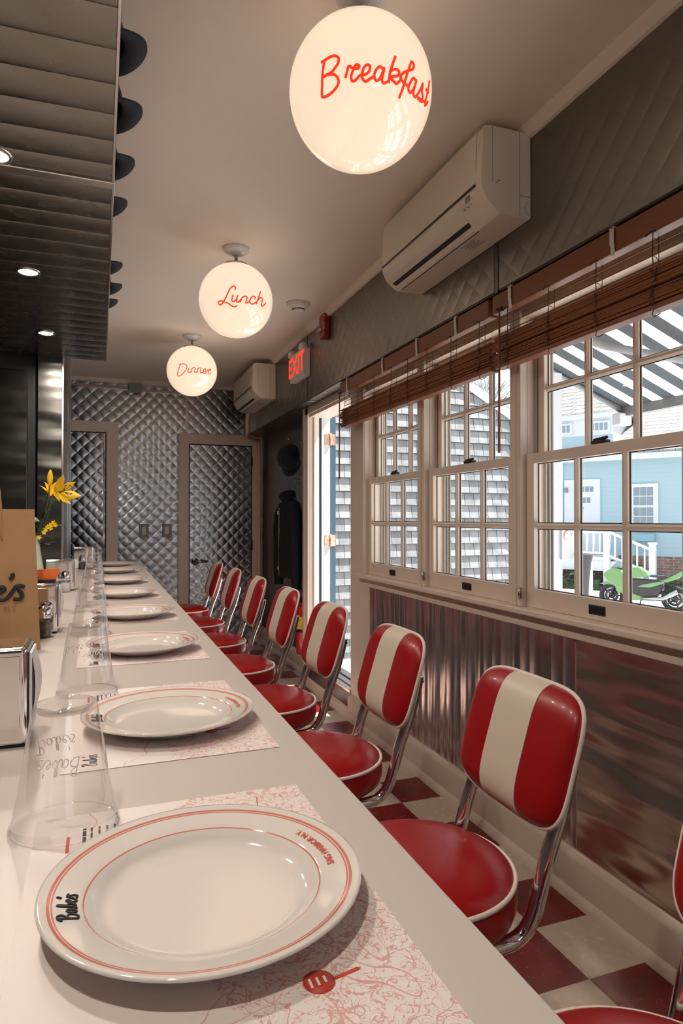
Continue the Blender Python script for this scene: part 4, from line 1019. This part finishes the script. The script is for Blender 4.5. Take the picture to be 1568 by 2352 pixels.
for (dx, dz) in ((.078, .088), (.070, .080), (.062, .075), (.056, .066), (.050, .056), (.070, .070), (.084, .080), (.036, .040), (.014, .032)):
    for k in range(5):
        a = 2 * PI * k / 5 + dx * 30
        petal((dx, -.025, dz), (math.cos(a), -.4, math.sin(a)), (math.sin(a), .2, -math.cos(a)), .010, .0032, 0, 'petal', M['petal2'], ys_)
for (p, d) in (((.09, -.02, .078), (1, 0, .1)), ((.108, -.02, .080), (.5, 0, -.8)), ((.03, -.02, .02), (1, 0, .3)), ((.05, -.02, .02), (1, 0, -.3))):
    petal(p, d, (0, 1, .3), .022, .004, .004, 'leaf', M['leaf'], ys_)

# ------------------------------------------------------------------ alcove: hooks, cap, jacket, extinguisher
def hook(z, lab):
    t = empty('coat_hook', (1.53, 5.10, z), label=lab, cat='coat hook', group='chrome coat hooks in the alcove')
    MB().rbox(-.006, -.012, -.03, -.0005, .012, .03, .003).build('plate', M['chrome2'], t)
    MB().tube(catmull([(-.004, 0, .0), (-.05, 0, .005), (-.10, 0, .03), (-.115, 0, .055)], 5), .004, 8).build('upper_prong', M['chrome2'], t)
    MB().tube(catmull([(-.004, 0, -.015), (-.03, 0, -.035), (-.05, 0, -.03), (-.055, 0, -.012)], 5), .004, 8).build('lower_prong', M['chrome2'], t)
hook(1.81, 'chrome coat hook holding the dark cap in the alcove'); hook(1.53, 'chrome coat hook above the black jacket')
wc = copy_tree(cap0); wc.location = (1.42, 5.03, 1.70); wc.rotation_euler = Matrix(((0, .6, -.8), (0, -.8, -.6), (-1, 0, 0))).to_euler(); wc.scale = (1.15, 1.15, 1.15)
tag(wc, 'dark cap hanging on the upper coat hook in the alcove', 'cap'); wc['group'] = 'headwear in the alcove'
jk = empty('jacket', (1.435, 5.12, 0), label='black zip jacket on a wire hanger in the dark alcove', cat='jacket')
def loft(secs, n=20):
    vs = []; fs = []
    for si, (cx, cy, z, rx, ry) in enumerate(secs):
        for k in range(n):
            a = 2 * PI * k / n; f = 1 + .07 * math.sin(5 * a + si * .6) + .04 * math.sin(9 * a + si)
            vs.append((cx + rx * math.cos(a) * f, cy + ry * math.sin(a) * f, z))
    for i in range(len(secs) - 1):
        for k in range(n): fs.append((i * n + k, i * n + (k + 1) % n, (i + 1) * n + (k + 1) % n, (i + 1) * n + k))
    fs.append(tuple(range(n))); fs.append(tuple(range((len(secs) - 1) * n, len(secs) * n)))
    return vs, fs
b_ = MB().add(*loft([(0, 0, 1.385, .03, .05), (0, 0, 1.36, .045, .10), (0, 0, 1.32, .06, .16), (-.005, 0, 1.22, .07, .19), (-.01, 0, 1.08, .075, .20), (-.012, 0, .94, .075, .205), (-.012, 0, .80, .07, .20), (-.012, 0, .745, .068, .195)], 28), smooth=True).build('body', M['jacket'], jk)
for sg in (-1, 1):
    MB().add(*loft([(0, sg * .13, 1.345, .04, .05), (-.01, sg * .19, 1.26, .055, .065), (-.02, sg * .225, 1.12, .052, .06), (-.02, sg * .245, .95, .047, .052), (-.02, sg * .26, .80, .042, .045), (-.02, sg * .262, .70, .036, .04), (-.02, sg * .262, .665, .038, .042)]), smooth=True).build('sleeve', M['jacket'], jk)
MB().add(*loft([(0, .0, 1.345, .05, .09), (-.015, .0, 1.385, .065, .10), (-.01, 0, 1.425, .055, .085), (0, 0, 1.44, .03, .05)]), smooth=True).build('hood', M['jacket'], jk)
MB().box(-.086, .010, .76, -.080, .018, 1.30).build('zip', M['grey'], jk)
MB().box(-.090, .030, 1.245, -.084, .045, 1.275).box(-.092, .02, .80, -.086, .028, .83).build('zip_pull', M['wplastic'], jk)
hg = tag(MB().tube([(1.435, 5.10, 1.53), (1.435, 5.13, 1.50), (1.435, 5.12, 1.47), (1.435, 5.16, 1.41), (1.435, 4.94, 1.36)], .0018, 6).tube([(1.435, 5.12, 1.47), (1.435, 5.08, 1.40), (1.435, 5.30, 1.35)], .0018, 6).build('wire_hanger', M['chrome2']), 'thin wire hanger holding the black jacket', 'hanger')
fe = empty('fire_extinguisher', (1.475, 4.88, .17), label='red fire extinguisher with yellow label on the alcove wall by the doorway', cat='fire extinguisher')
MB().lathe([(0, 0), (.045, .001), (.05, .012), (.05, .33), (.042, .365), (.02, .385), (.018, .40), (0, .40)], n=36).build('cylinder', M['exting'], fe)
MB().lathe([(.0508, .17), (.0508, .29)], n=36).build('label', M['yellow'], fe)
MB().lathe([(.0512, .17), (.0512, .195)], n=36).build('label_band', M['black'], fe)
MB().rbox(-.05, -.012, .395, .02, .012, .415, .003).rbox(-.06, -.010, .425, .02, .010, .435, .003).tube([(-.01, 0, .40), (.0, .0, .44)], .010, 8).build('valve', M['black'], fe)
MB().tube(catmull([(.01, 0, .41), (.03, -.05, .39), (.01, -.062, .28), (0, -.062, .12)], 5), .008, 8).build('hose', M['black'], fe)
# ------------------------------------------------------------------ outdoors
GZ = -.55
struct(MB().box(1.56, -25, GZ - .2, 60, 60, GZ).build('ground', M['concrete']), 'sunlit pavement outside')
struct(MB().rbox(1.62, 3.3, GZ, 2.7, 4.9, .10, .01).build('door_step', M['concrete']), 'sunlit step outside the entrance door')
# shingled neighbour wing
sh = empty('shingled_building', (0, 0, 0), label='weathered grey cedar shingle building with a gable outside the far windows', cat='building')
m = MB(); YS = 7.0; x0, x1 = 1.2, 4.86; zz = -4 * .1525
while zz < 4.4:
    ze = zz + .1525
    # gable: right edge pulls in above the eave
    def xr(z): return x1 if z < 2.46 else x1 - (z - 2.46) / .56
    a, b = xr(zz), xr(ze)
    if a > x0 + .2:
        m.add([(x0, YS - .034, zz), (a, YS - .034, zz), (b, YS - .004, ze), (x0, YS - .004, ze), (x0, YS, zz), (a, YS, zz)], [(0, 1, 2, 3), (4, 5, 1, 0)])
    zz = ze
m.build('shingle_wall', M['shingle'], sh, fix=False)
MB().box(x0, YS, GZ, x1, YS + 4, 2.46).build('core', M['shingle'], sh)
MB().box(x1 - .04, YS - .04, GZ, x1 + .03, YS + .1, 2.46).build('corner_board', M['whiteout'], sh)
def slab(a, b, y0_, y1_, th):
    return [(a[0], y0_, a[1]), (b[0], y0_, b[1]), (b[0], y0_, b[1] + th), (a[0], y0_, a[1] + th), (a[0], y1_, a[1]), (b[0], y1_, b[1]), (b[0], y1_, b[1] + th), (a[0], y1_, a[1] + th)]
BF = [(0, 1, 2, 3), (7, 6, 5, 4), (0, 4, 5, 1), (1, 5, 6, 2), (2, 6, 7, 3), (3, 7, 4, 0)]
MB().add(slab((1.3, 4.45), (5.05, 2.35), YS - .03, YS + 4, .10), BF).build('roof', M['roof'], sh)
MB().add(slab((1.3, 4.41), (5.05, 2.31), YS - .045, YS - .03, .12), BF).build('rake_board', M['whiteout'], sh)

# blue house; local x runs along its wall to the viewer's right, local y into the house
ang = math.atan2(-.838, .546)
bh = empty('blue_house', (12.59, 13.49, GZ), ang, label='pale blue clapboard house with white door and porch across the street', cat='house')
G = -GZ
def L(z): return z - GZ
MB().box(-1.5, 0, L(.27), 9, 5, L(2.86)).build('clapboard_wall', M['bluewall'], bh)
MB().box(-1.5, -.02, 0, 9, .0, L(.27)).box(-1.5, 0, 0, 9, 5, L(.268)).build('foundation', M['brick'], bh)
MB().box(-1.62, -.05, 0, -1.42, .02, L(2.8)).build('corner_board', M['whiteout'], bh)
MB().box(-1.6, -.25, L(2.72), 9.2, -.0, L(2.86)).box(-1.6, -.30, L(2.86), 9.2, -.15, L(2.93)).build('eave', M['whiteout'], bh)
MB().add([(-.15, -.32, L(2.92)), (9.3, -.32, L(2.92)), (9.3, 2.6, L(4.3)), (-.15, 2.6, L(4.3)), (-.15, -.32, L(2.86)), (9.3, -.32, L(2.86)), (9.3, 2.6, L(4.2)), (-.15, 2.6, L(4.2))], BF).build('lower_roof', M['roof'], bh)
MB().box(-4.5, .1, L(2.90), -.15, 4, L(3.9)).build('upper_wall', M['whiteout'], bh)
MB().box(-4.5, .07, L(2.90), -.15, .1, L(3.42)).build('upper_siding', M['bluewall'], bh)
MB().box(-4.6, -.15, L(3.86), .0, .1, L(4.0)).build('upper_eave', M['whiteout'], bh)
# hip roof
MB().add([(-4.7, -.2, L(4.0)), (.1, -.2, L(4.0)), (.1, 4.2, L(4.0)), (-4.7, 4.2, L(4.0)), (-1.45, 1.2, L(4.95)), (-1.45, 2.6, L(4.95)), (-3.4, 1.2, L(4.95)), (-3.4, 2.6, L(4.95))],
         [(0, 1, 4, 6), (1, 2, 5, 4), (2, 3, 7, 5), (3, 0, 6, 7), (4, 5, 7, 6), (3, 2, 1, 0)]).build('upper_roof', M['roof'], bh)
for xa in (-1.70, -.72):
    w = MB().box(xa - .04, .05, L(3.50), xa + .50, .1, L(3.80)).build('transom_window', M['whiteout'], bh)
    for k in range(4): MB().box(xa + .012 + k * .115, .04, L(3.555), xa + .095 + k * .115, .055, L(3.745)).build('pane', M['winpane'], w)
dd = MB().box(-1.38, -.05, L(.30), -.45, 0, L(2.26)).build('front_door', M['whiteout'], bh)
for row, (n_, z0_, z1_, xs) in enumerate(((4, 1.93, 2.07, -1.06), (3, 1.64, 1.78, -1.02))):
    for k in range(n_): MB().box(xs + k * .118, -.06, L(z0_), xs + .09 + k * .118, -.045, L(z1_)).build('pane', M['winpane'], dd)
MB().lathe([(0, -.09), (.03, -.08), (.03, -.05)], (-.90, 0, L(1.50)), 10, axis='y').build('knocker', M['grey'], dd)
MB().box(-1.35, -.14, L(1.92), -1.28, -.05, L(2.05)).build('porch_lamp', M['grey'], bh)
wn = MB().box(.27, -.06, L(.93), .95, 0, L(2.10)).build('sash_window', M['whiteout'], bh)
for i in range(3):
    for j in range(4):
        zb = 1.05 + j * .24 + (.03 if j > 1 else 0)
        MB().box(.38 + i * .158, -.07, L(zb), .38 + i * .158 + .14, -.055, L(zb + .21)).build('pane', M['winpane'], wn)
MB().box(.40, -.22, L(.66), .88, -.02, L(.84)).build('window_box', mat('window_box_paint', (.26, .42, .50), .6), bh)
# porch
po = MB().box(-2.4, -1.3, L(.18), .0, 0, L(.28)).box(-2.4, -1.32, L(-.05), .0, -1.25, L(.18)).build('porch_deck', M['whiteout'], bh)
r_ = MB().box(-2.4, -1.32, L(.86), .05, -1.26, L(.92)).box(-2.4, -1.32, L(.36), .05, -1.26, L(.41)).build('railing', M['whiteout'], bh)
for k in range(15): MB().box(-2.3 + k * .155, -1.31, L(.40), -2.26 + k * .155, -1.27, L(.87)).build('baluster', M['whiteout'], r_)
MB().box(-.02, -1.36, 0, .12, -1.22, L(1.05)).box(-.04, -1.38, L(1.05), .14, -1.20, L(1.09)).build('newel_post', M['whiteout'], bh)
MB().box(1.0, -1.36, 0, 1.14, -1.22, L(.62)).box(.98, -1.38, L(.62), 1.16, -1.20, L(.66)).build('newel_post', M['whiteout'], bh)
MB().add(slab((.1, L(.86)), (1.04, L(.46)), -1.32, -1.26, .06), BF).add(slab((.1, L(.28)), (1.04, L(-.10)), -1.32, -1.26, .07), BF).build('stair_rail', M['whiteout'], bh)
for k in range(5):
    xx = .22 + k * .165; zt = .86 - (xx - .1) * .425
    MB().box(xx, -1.31, L(zt - .58), xx + .035, -1.27, L(zt + .01)).build('baluster', M['whiteout'], bh)
for k in range(4): MB().box(.1 + k * .25, -1.25, 0, .36 + k * .25, -.2, L(.18 - k * .17)).build('stair_step', M['whiteout'], bh)
hdg = MB(); rr = random.Random(3)
for k in range(420):
    p = Vector((rr.uniform(-2.2, -.1), -1.45 + rr.uniform(-.25, .1), rr.uniform(.05, .42))); a = rr.uniform(0, 6.28)
    d = Vector((math.cos(a), math.sin(a), rr.uniform(-.5, 1))) * .07; e = Vector((-math.sin(a), math.cos(a), .3)) * .045
    hdg.add([p - d, p + e, p + d, p - e], [(0, 1, 2, 3)])
hdg.box(-2.2, -1.6, 0, -.1, -1.36, .30)
hg_ = hdg.build('hedge', M['hedge']); hg_.location = bh.location; hg_.rotation_euler = bh.rotation_euler
tag(hg_, 'low dark hedge under the porch of the blue house', 'hedge')
h2 = MB()
for k in range(260):
    p = Vector((rr.uniform(1.2, 6), -.5 + rr.uniform(-.2, .1), rr.uniform(.02, .30))); a = rr.uniform(0, 6.28)
    d = Vector((math.cos(a), math.sin(a), rr.uniform(-.5, 1))) * .08; e = Vector((-math.sin(a), math.cos(a), .3)) * .05
    h2.add([p - d, p + e, p + d, p - e], [(0, 1, 2, 3)])
h2.box(1.2, -.6, 0, 6, -.35, .2)
h2 = h2.build('shrub_bed', M['hedge']); h2.location = bh.location; h2.rotation_euler = bh.rotation_euler
tag(h2, 'low shrubs along the brick foundation of the blue house', 'shrubs', kind='stuff')
ks = MB().box(-12, -2.7, 0, 14, -2.2, .10).build('kerb', M['concrete']); ks.location = bh.location; ks.rotation_euler = bh.rotation_euler; struct(ks, 'kerb across the street')
rd = MB().box(-14, -7.4, 0, 16, -2.75, .012).build('street', M['pave']); rd.location = bh.location; rd.rotation_euler = bh.rotation_euler; struct(rd, 'street between the diner and the blue house')

# bare tree behind
tr = empty('bare_tree', (13.0, 24.0, GZ), label='bare grey tree behind the blue house', cat='tree')
m = MB(); rt = random.Random(9)
def branch(p, d, L_, r, dep):
    q = p + d * L_; m.tube([p, (p + q) / 2 + Vector((rt.uniform(-.1, .1), 0, rt.uniform(-.1, .1))) * L_ * .3, q], [r, r * .8, r * .6], 5, cap=False)
    if dep:
        for _ in range(3):
            nd = (d + Vector((rt.uniform(-.8, .8), rt.uniform(-.8, .8), rt.uniform(-.2, .6)))).normalized(); branch(q, nd, L_ * .72, r * .6, dep - 1)
branch(Vector((0, 0, 0)), Vector((0, 0, 1)), 2.6, .2, 5)
m.build('trunk', M['bark'], tr)

# striped awning over the windows
aw = empty('striped_awning', (0, 0, 0), label='black and white striped canvas awning outside above the windows', cat='awning')
XA, ZA, XB, ZB = 1.60, 2.56, 3.22, 1.93
per = .172; y = 3.40; k = 0
wv = MB(); bv = MB()
while y > -2.2:
    yb = y - per / 2
    tgt = bv if k % 2 == 0 else wv
    tgt.add([(XA, y, ZA), (XB, y, ZB), (XB, yb, ZB), (XA, yb, ZA), (XA, y, ZA + .004), (XB, y, ZB + .004), (XB, yb, ZB + .004), (XA, yb, ZA + .004)], [(0, 1, 2, 3), (7, 6, 5, 4), (1, 5, 6, 2)])
    y = yb; k += 1
wv.build('white_stripes', M['awnw'], aw, fix=False); bv.build('dark_stripes', M['awnb'], aw, fix=False)
MB().box(XB - .02, -2.2, ZB - .05, XB + .03, 3.42, ZB + .012).build('front_bar', M['grey'], aw)
MB().tube([(XA, 3.40, ZA - .01), (XB, 3.40, ZB - .02)], .016, 8).build('end_rafter', M['grey'], aw)
MB().rbox(XB - .07, 3.36, ZB - .11, XB + .03, 3.43, ZB - .03, .008).build('arm_bracket', M['whiteout'], aw)
for yy in (2.4, .6):
    MB().tube([(1.60, yy + .25, 2.22), (2.35, yy + .35, 2.14), (2.45, yy + .30, 2.10), (3.20, yy - .1, ZB - .02)], .022, 8).build('folding_arm', M['grey'], aw)

# white post, sign and meter pipe beside the awning
ps = empty('sign_post', (2.52, 3.22, GZ), label='white post with a small white board outside the nearest window', cat='sign post')
MB().box(-.035, -.035, 0, .035, .035, 2.62).build('post', M['whiteout'], ps)
MB().rbox(.02, -.05, 1.52, .105, -.03, 1.73, .004).build('board', M['whiteout'], ps)
ring_ = [(.063 + .026 * math.cos(2 * PI * k / 20), -.054, 1.66 + .03 * math.sin(2 * PI * k / 20)) for k in range(16)]
MB().tube(ring_, .004, 6).build('board_mark', M['ac'], ps)
tag(MB().tube([(2.68, 3.12, GZ), (2.68, 3.12, 1.0)], .03, 12).build('pipe_bollard', M['grey']), 'grey metal pipe standing under the white sign board outside', 'bollard')

# motorcycle across the street, side on, nose to the left
mc = empty('motorcycle', (9.87, 9.96, GZ), math.atan2(-.84, .54), label='green and black sport motorcycle parked outside, nose to the left', cat='motorcycle')
S_ = .80
def wheel(x):
    z = .31 * S_
    t_ = MB(); t_.tube([(x + .25 * S_ * math.cos(2 * PI * k / 36), 0, z + .25 * S_ * math.sin(2 * PI * k / 36)) for k in range(36)], .06 * S_, 10, closed=True)
    w = t_.build('wheel', M['tyre'], mc)
    r = MB()
    for k in range(5): a = 2 * PI * k / 5; r.tube([(x, 0, z), (x + .2 * S_ * math.cos(a), 0, z + .2 * S_ * math.sin(a))], .014, 6)
    r.lathe([(0, -.04), (.06, -.04), (.06, .04), (0, .04)], (x, 0, z), 16, axis='y'); r.lathe([(.08, -.045), (.13, -.045), (.13, -.038), (.08, -.038)], (x, 0, z), 24, axis='y')
    r.build('rim', M['engine'], w)
wheel(-.70 * S_); wheel(.72 * S_)
def panel(poly, hw, name, m, bev=.03):
    o = MB().prism([(a * S_, b * S_) for a, b in poly], -hw * S_, hw * S_, 'y').build(name, m, mc); bevel(o, bev * S_, 3); return o
panel([(-.88, .80), (-.80, .92), (-.62, 1.0), (-.48, .98), (-.36, .80), (-.30, .60), (-.40, .45), (-.52, .35), (-.60, .55), (-.78, .66)], .17, 'front_fairing', M['bikeg'])
panel([(-.72, .98), (-.52, 1.2), (-.46, 1.16), (-.46, 1.0)], .12, 'windscreen', M['winpane'], .02)
panel([(-.98, .58), (-.86, .64), (-.62, .64), (-.52, .52), (-.60, .56), (-.86, .58)], .06, 'front_fender', M['bikeg'], .01)
panel([(-.42, .90), (-.30, 1.02), (-.05, 1.04), (.12, .92), (.20, .82), (-.1, .78), (-.36, .78)], .14, 'fuel_tank', M['bikeg'])
panel([(.12, .84), (.24, .80), (.55, .82), (.62, .90), (.50, .86), (.24, .86)], .10, 'seat', M['seatb'], .02)
panel([(.38, .72), (.58, .80), (.95, 1.02), (1.0, 1.0), (.80, .80), (.55, .70)], .09, 'tail_fairing', M['bikeg'], .02)
panel([(-.40, .76), (.40, .74), (.46, .52), (.30, .26), (-.25, .24), (-.42, .46)], .13, 'engine', M['engine'])
panel([(.02, .62), (.42, .72), (.46, .66), (.2, .56), (-.1, .56)], .15, 'side_cover', M['bikeg'], .01)
panel([(-.42, .60), (-.20, .40), (.15, .30), (.15, .26), (-.30, .22), (-.46, .40)], .16, 'belly_fairing', M['bikeg'], .02)
MB().tube([(-.50 * S_, .09, 1.0 * S_), (-.70 * S_, .09, .31 * S_)], .022, 8).tube([(-.50 * S_, -.09, 1.0 * S_), (-.70 * S_, -.09, .31 * S_)], .022, 8).build('fork', M['engine'], mc)
MB().tube([(.3 * S_, -.06, .5 * S_), (.72 * S_, -.06, .31 * S_)], .03, 8).tube([(.3 * S_, .06, .5 * S_), (.72 * S_, .06, .31 * S_)], .03, 8).build('swingarm', M['engine'], mc)
MB().tube([(0, -.15, .28 * S_), (.5 * S_, -.15, .32 * S_), (.8 * S_, -.15, .5 * S_)], [.03, .045, .05], 10).build('exhaust', M['chrome2'], mc)
MB().tube([(-.46 * S_, -.25, 1.0 * S_), (-.44 * S_, .25, 1.0 * S_)], .015, 8).build('handlebar', M['black'], mc)
MB().tube([(.0, -.12, .25 * S_), (-.02, -.26, 0.01)], .012, 6).build('kickstand', M['engine'], mc)
# black bent-tube bike rack
rk = MB().tube(catmull([(8.30, 6.90, GZ), (8.22, 7.00, GZ + .16), (8.08, 7.13, GZ + .38), (8.12, 7.1, GZ + .45), (8.25, 6.97, GZ + .45), (8.44, 6.8, GZ + .44), (8.46, 6.78, GZ + .38), (8.38, 6.86, GZ + .16), (8.32, 6.90, GZ)], 4), .036, 10).build('bicycle_rack', M['grey'])
tag(rk, 'dark bent tube bicycle rack in front of the motorcycle', 'bicycle rack')

# ------------------------------------------------------------------ light
w = bpy.data.worlds.new('sky'); sc.world = w; w.use_nodes = True
bgn = w.node_tree.nodes['Background']; bgn.inputs[0].default_value = (.80, .90, 1.0, 1); bgn.inputs[1].default_value = .92
sun = bpy.data.lights.new('sun', 'SUN'); sun.energy = 9.5; sun.angle = math.radians(.6); sun.color = (1, .95, .88)
so_ = bpy.data.objects.new('sun', sun); COL.objects.link(so_)
sd_ = Vector((.52, -.15, .85)).normalized(); so_.rotation_euler = sd_.to_track_quat('Z', 'Y').to_euler()

# ------------------------------------------------------------------ camera
cam = bpy.data.cameras.new('camera'); cam.sensor_fit = 'VERTICAL'; cam.sensor_height = 36; cam.lens = 1510 / 2352 * 36
cam.clip_start = .02; cam.clip_end = 200
co = bpy.data.objects.new('camera', cam); COL.objects.link(co); co.location = (0, 0, 1.21)
co.rotation_euler = (math.radians(90.607), 0, -math.atan2(555, 1510)); sc.camera = co
sc.view_settings.view_transform = 'Standard'; sc.view_settings.look = 'None'; sc.view_settings.exposure = 0.72; sc.view_settings.gamma = 1; sc.view_settings.use_curve_mapping = False
c_ = sc.cycles if hasattr(sc, 'cycles') else None
if c_:
    c_.use_denoising = True; c_.max_bounces = 9; c_.diffuse_bounces = 5; c_.glossy_bounces = 5; c_.transparent_max_bounces = 24
    c_.sample_clamp_indirect = 8; c_.caustics_refractive = False; c_.blur_glossy = .5
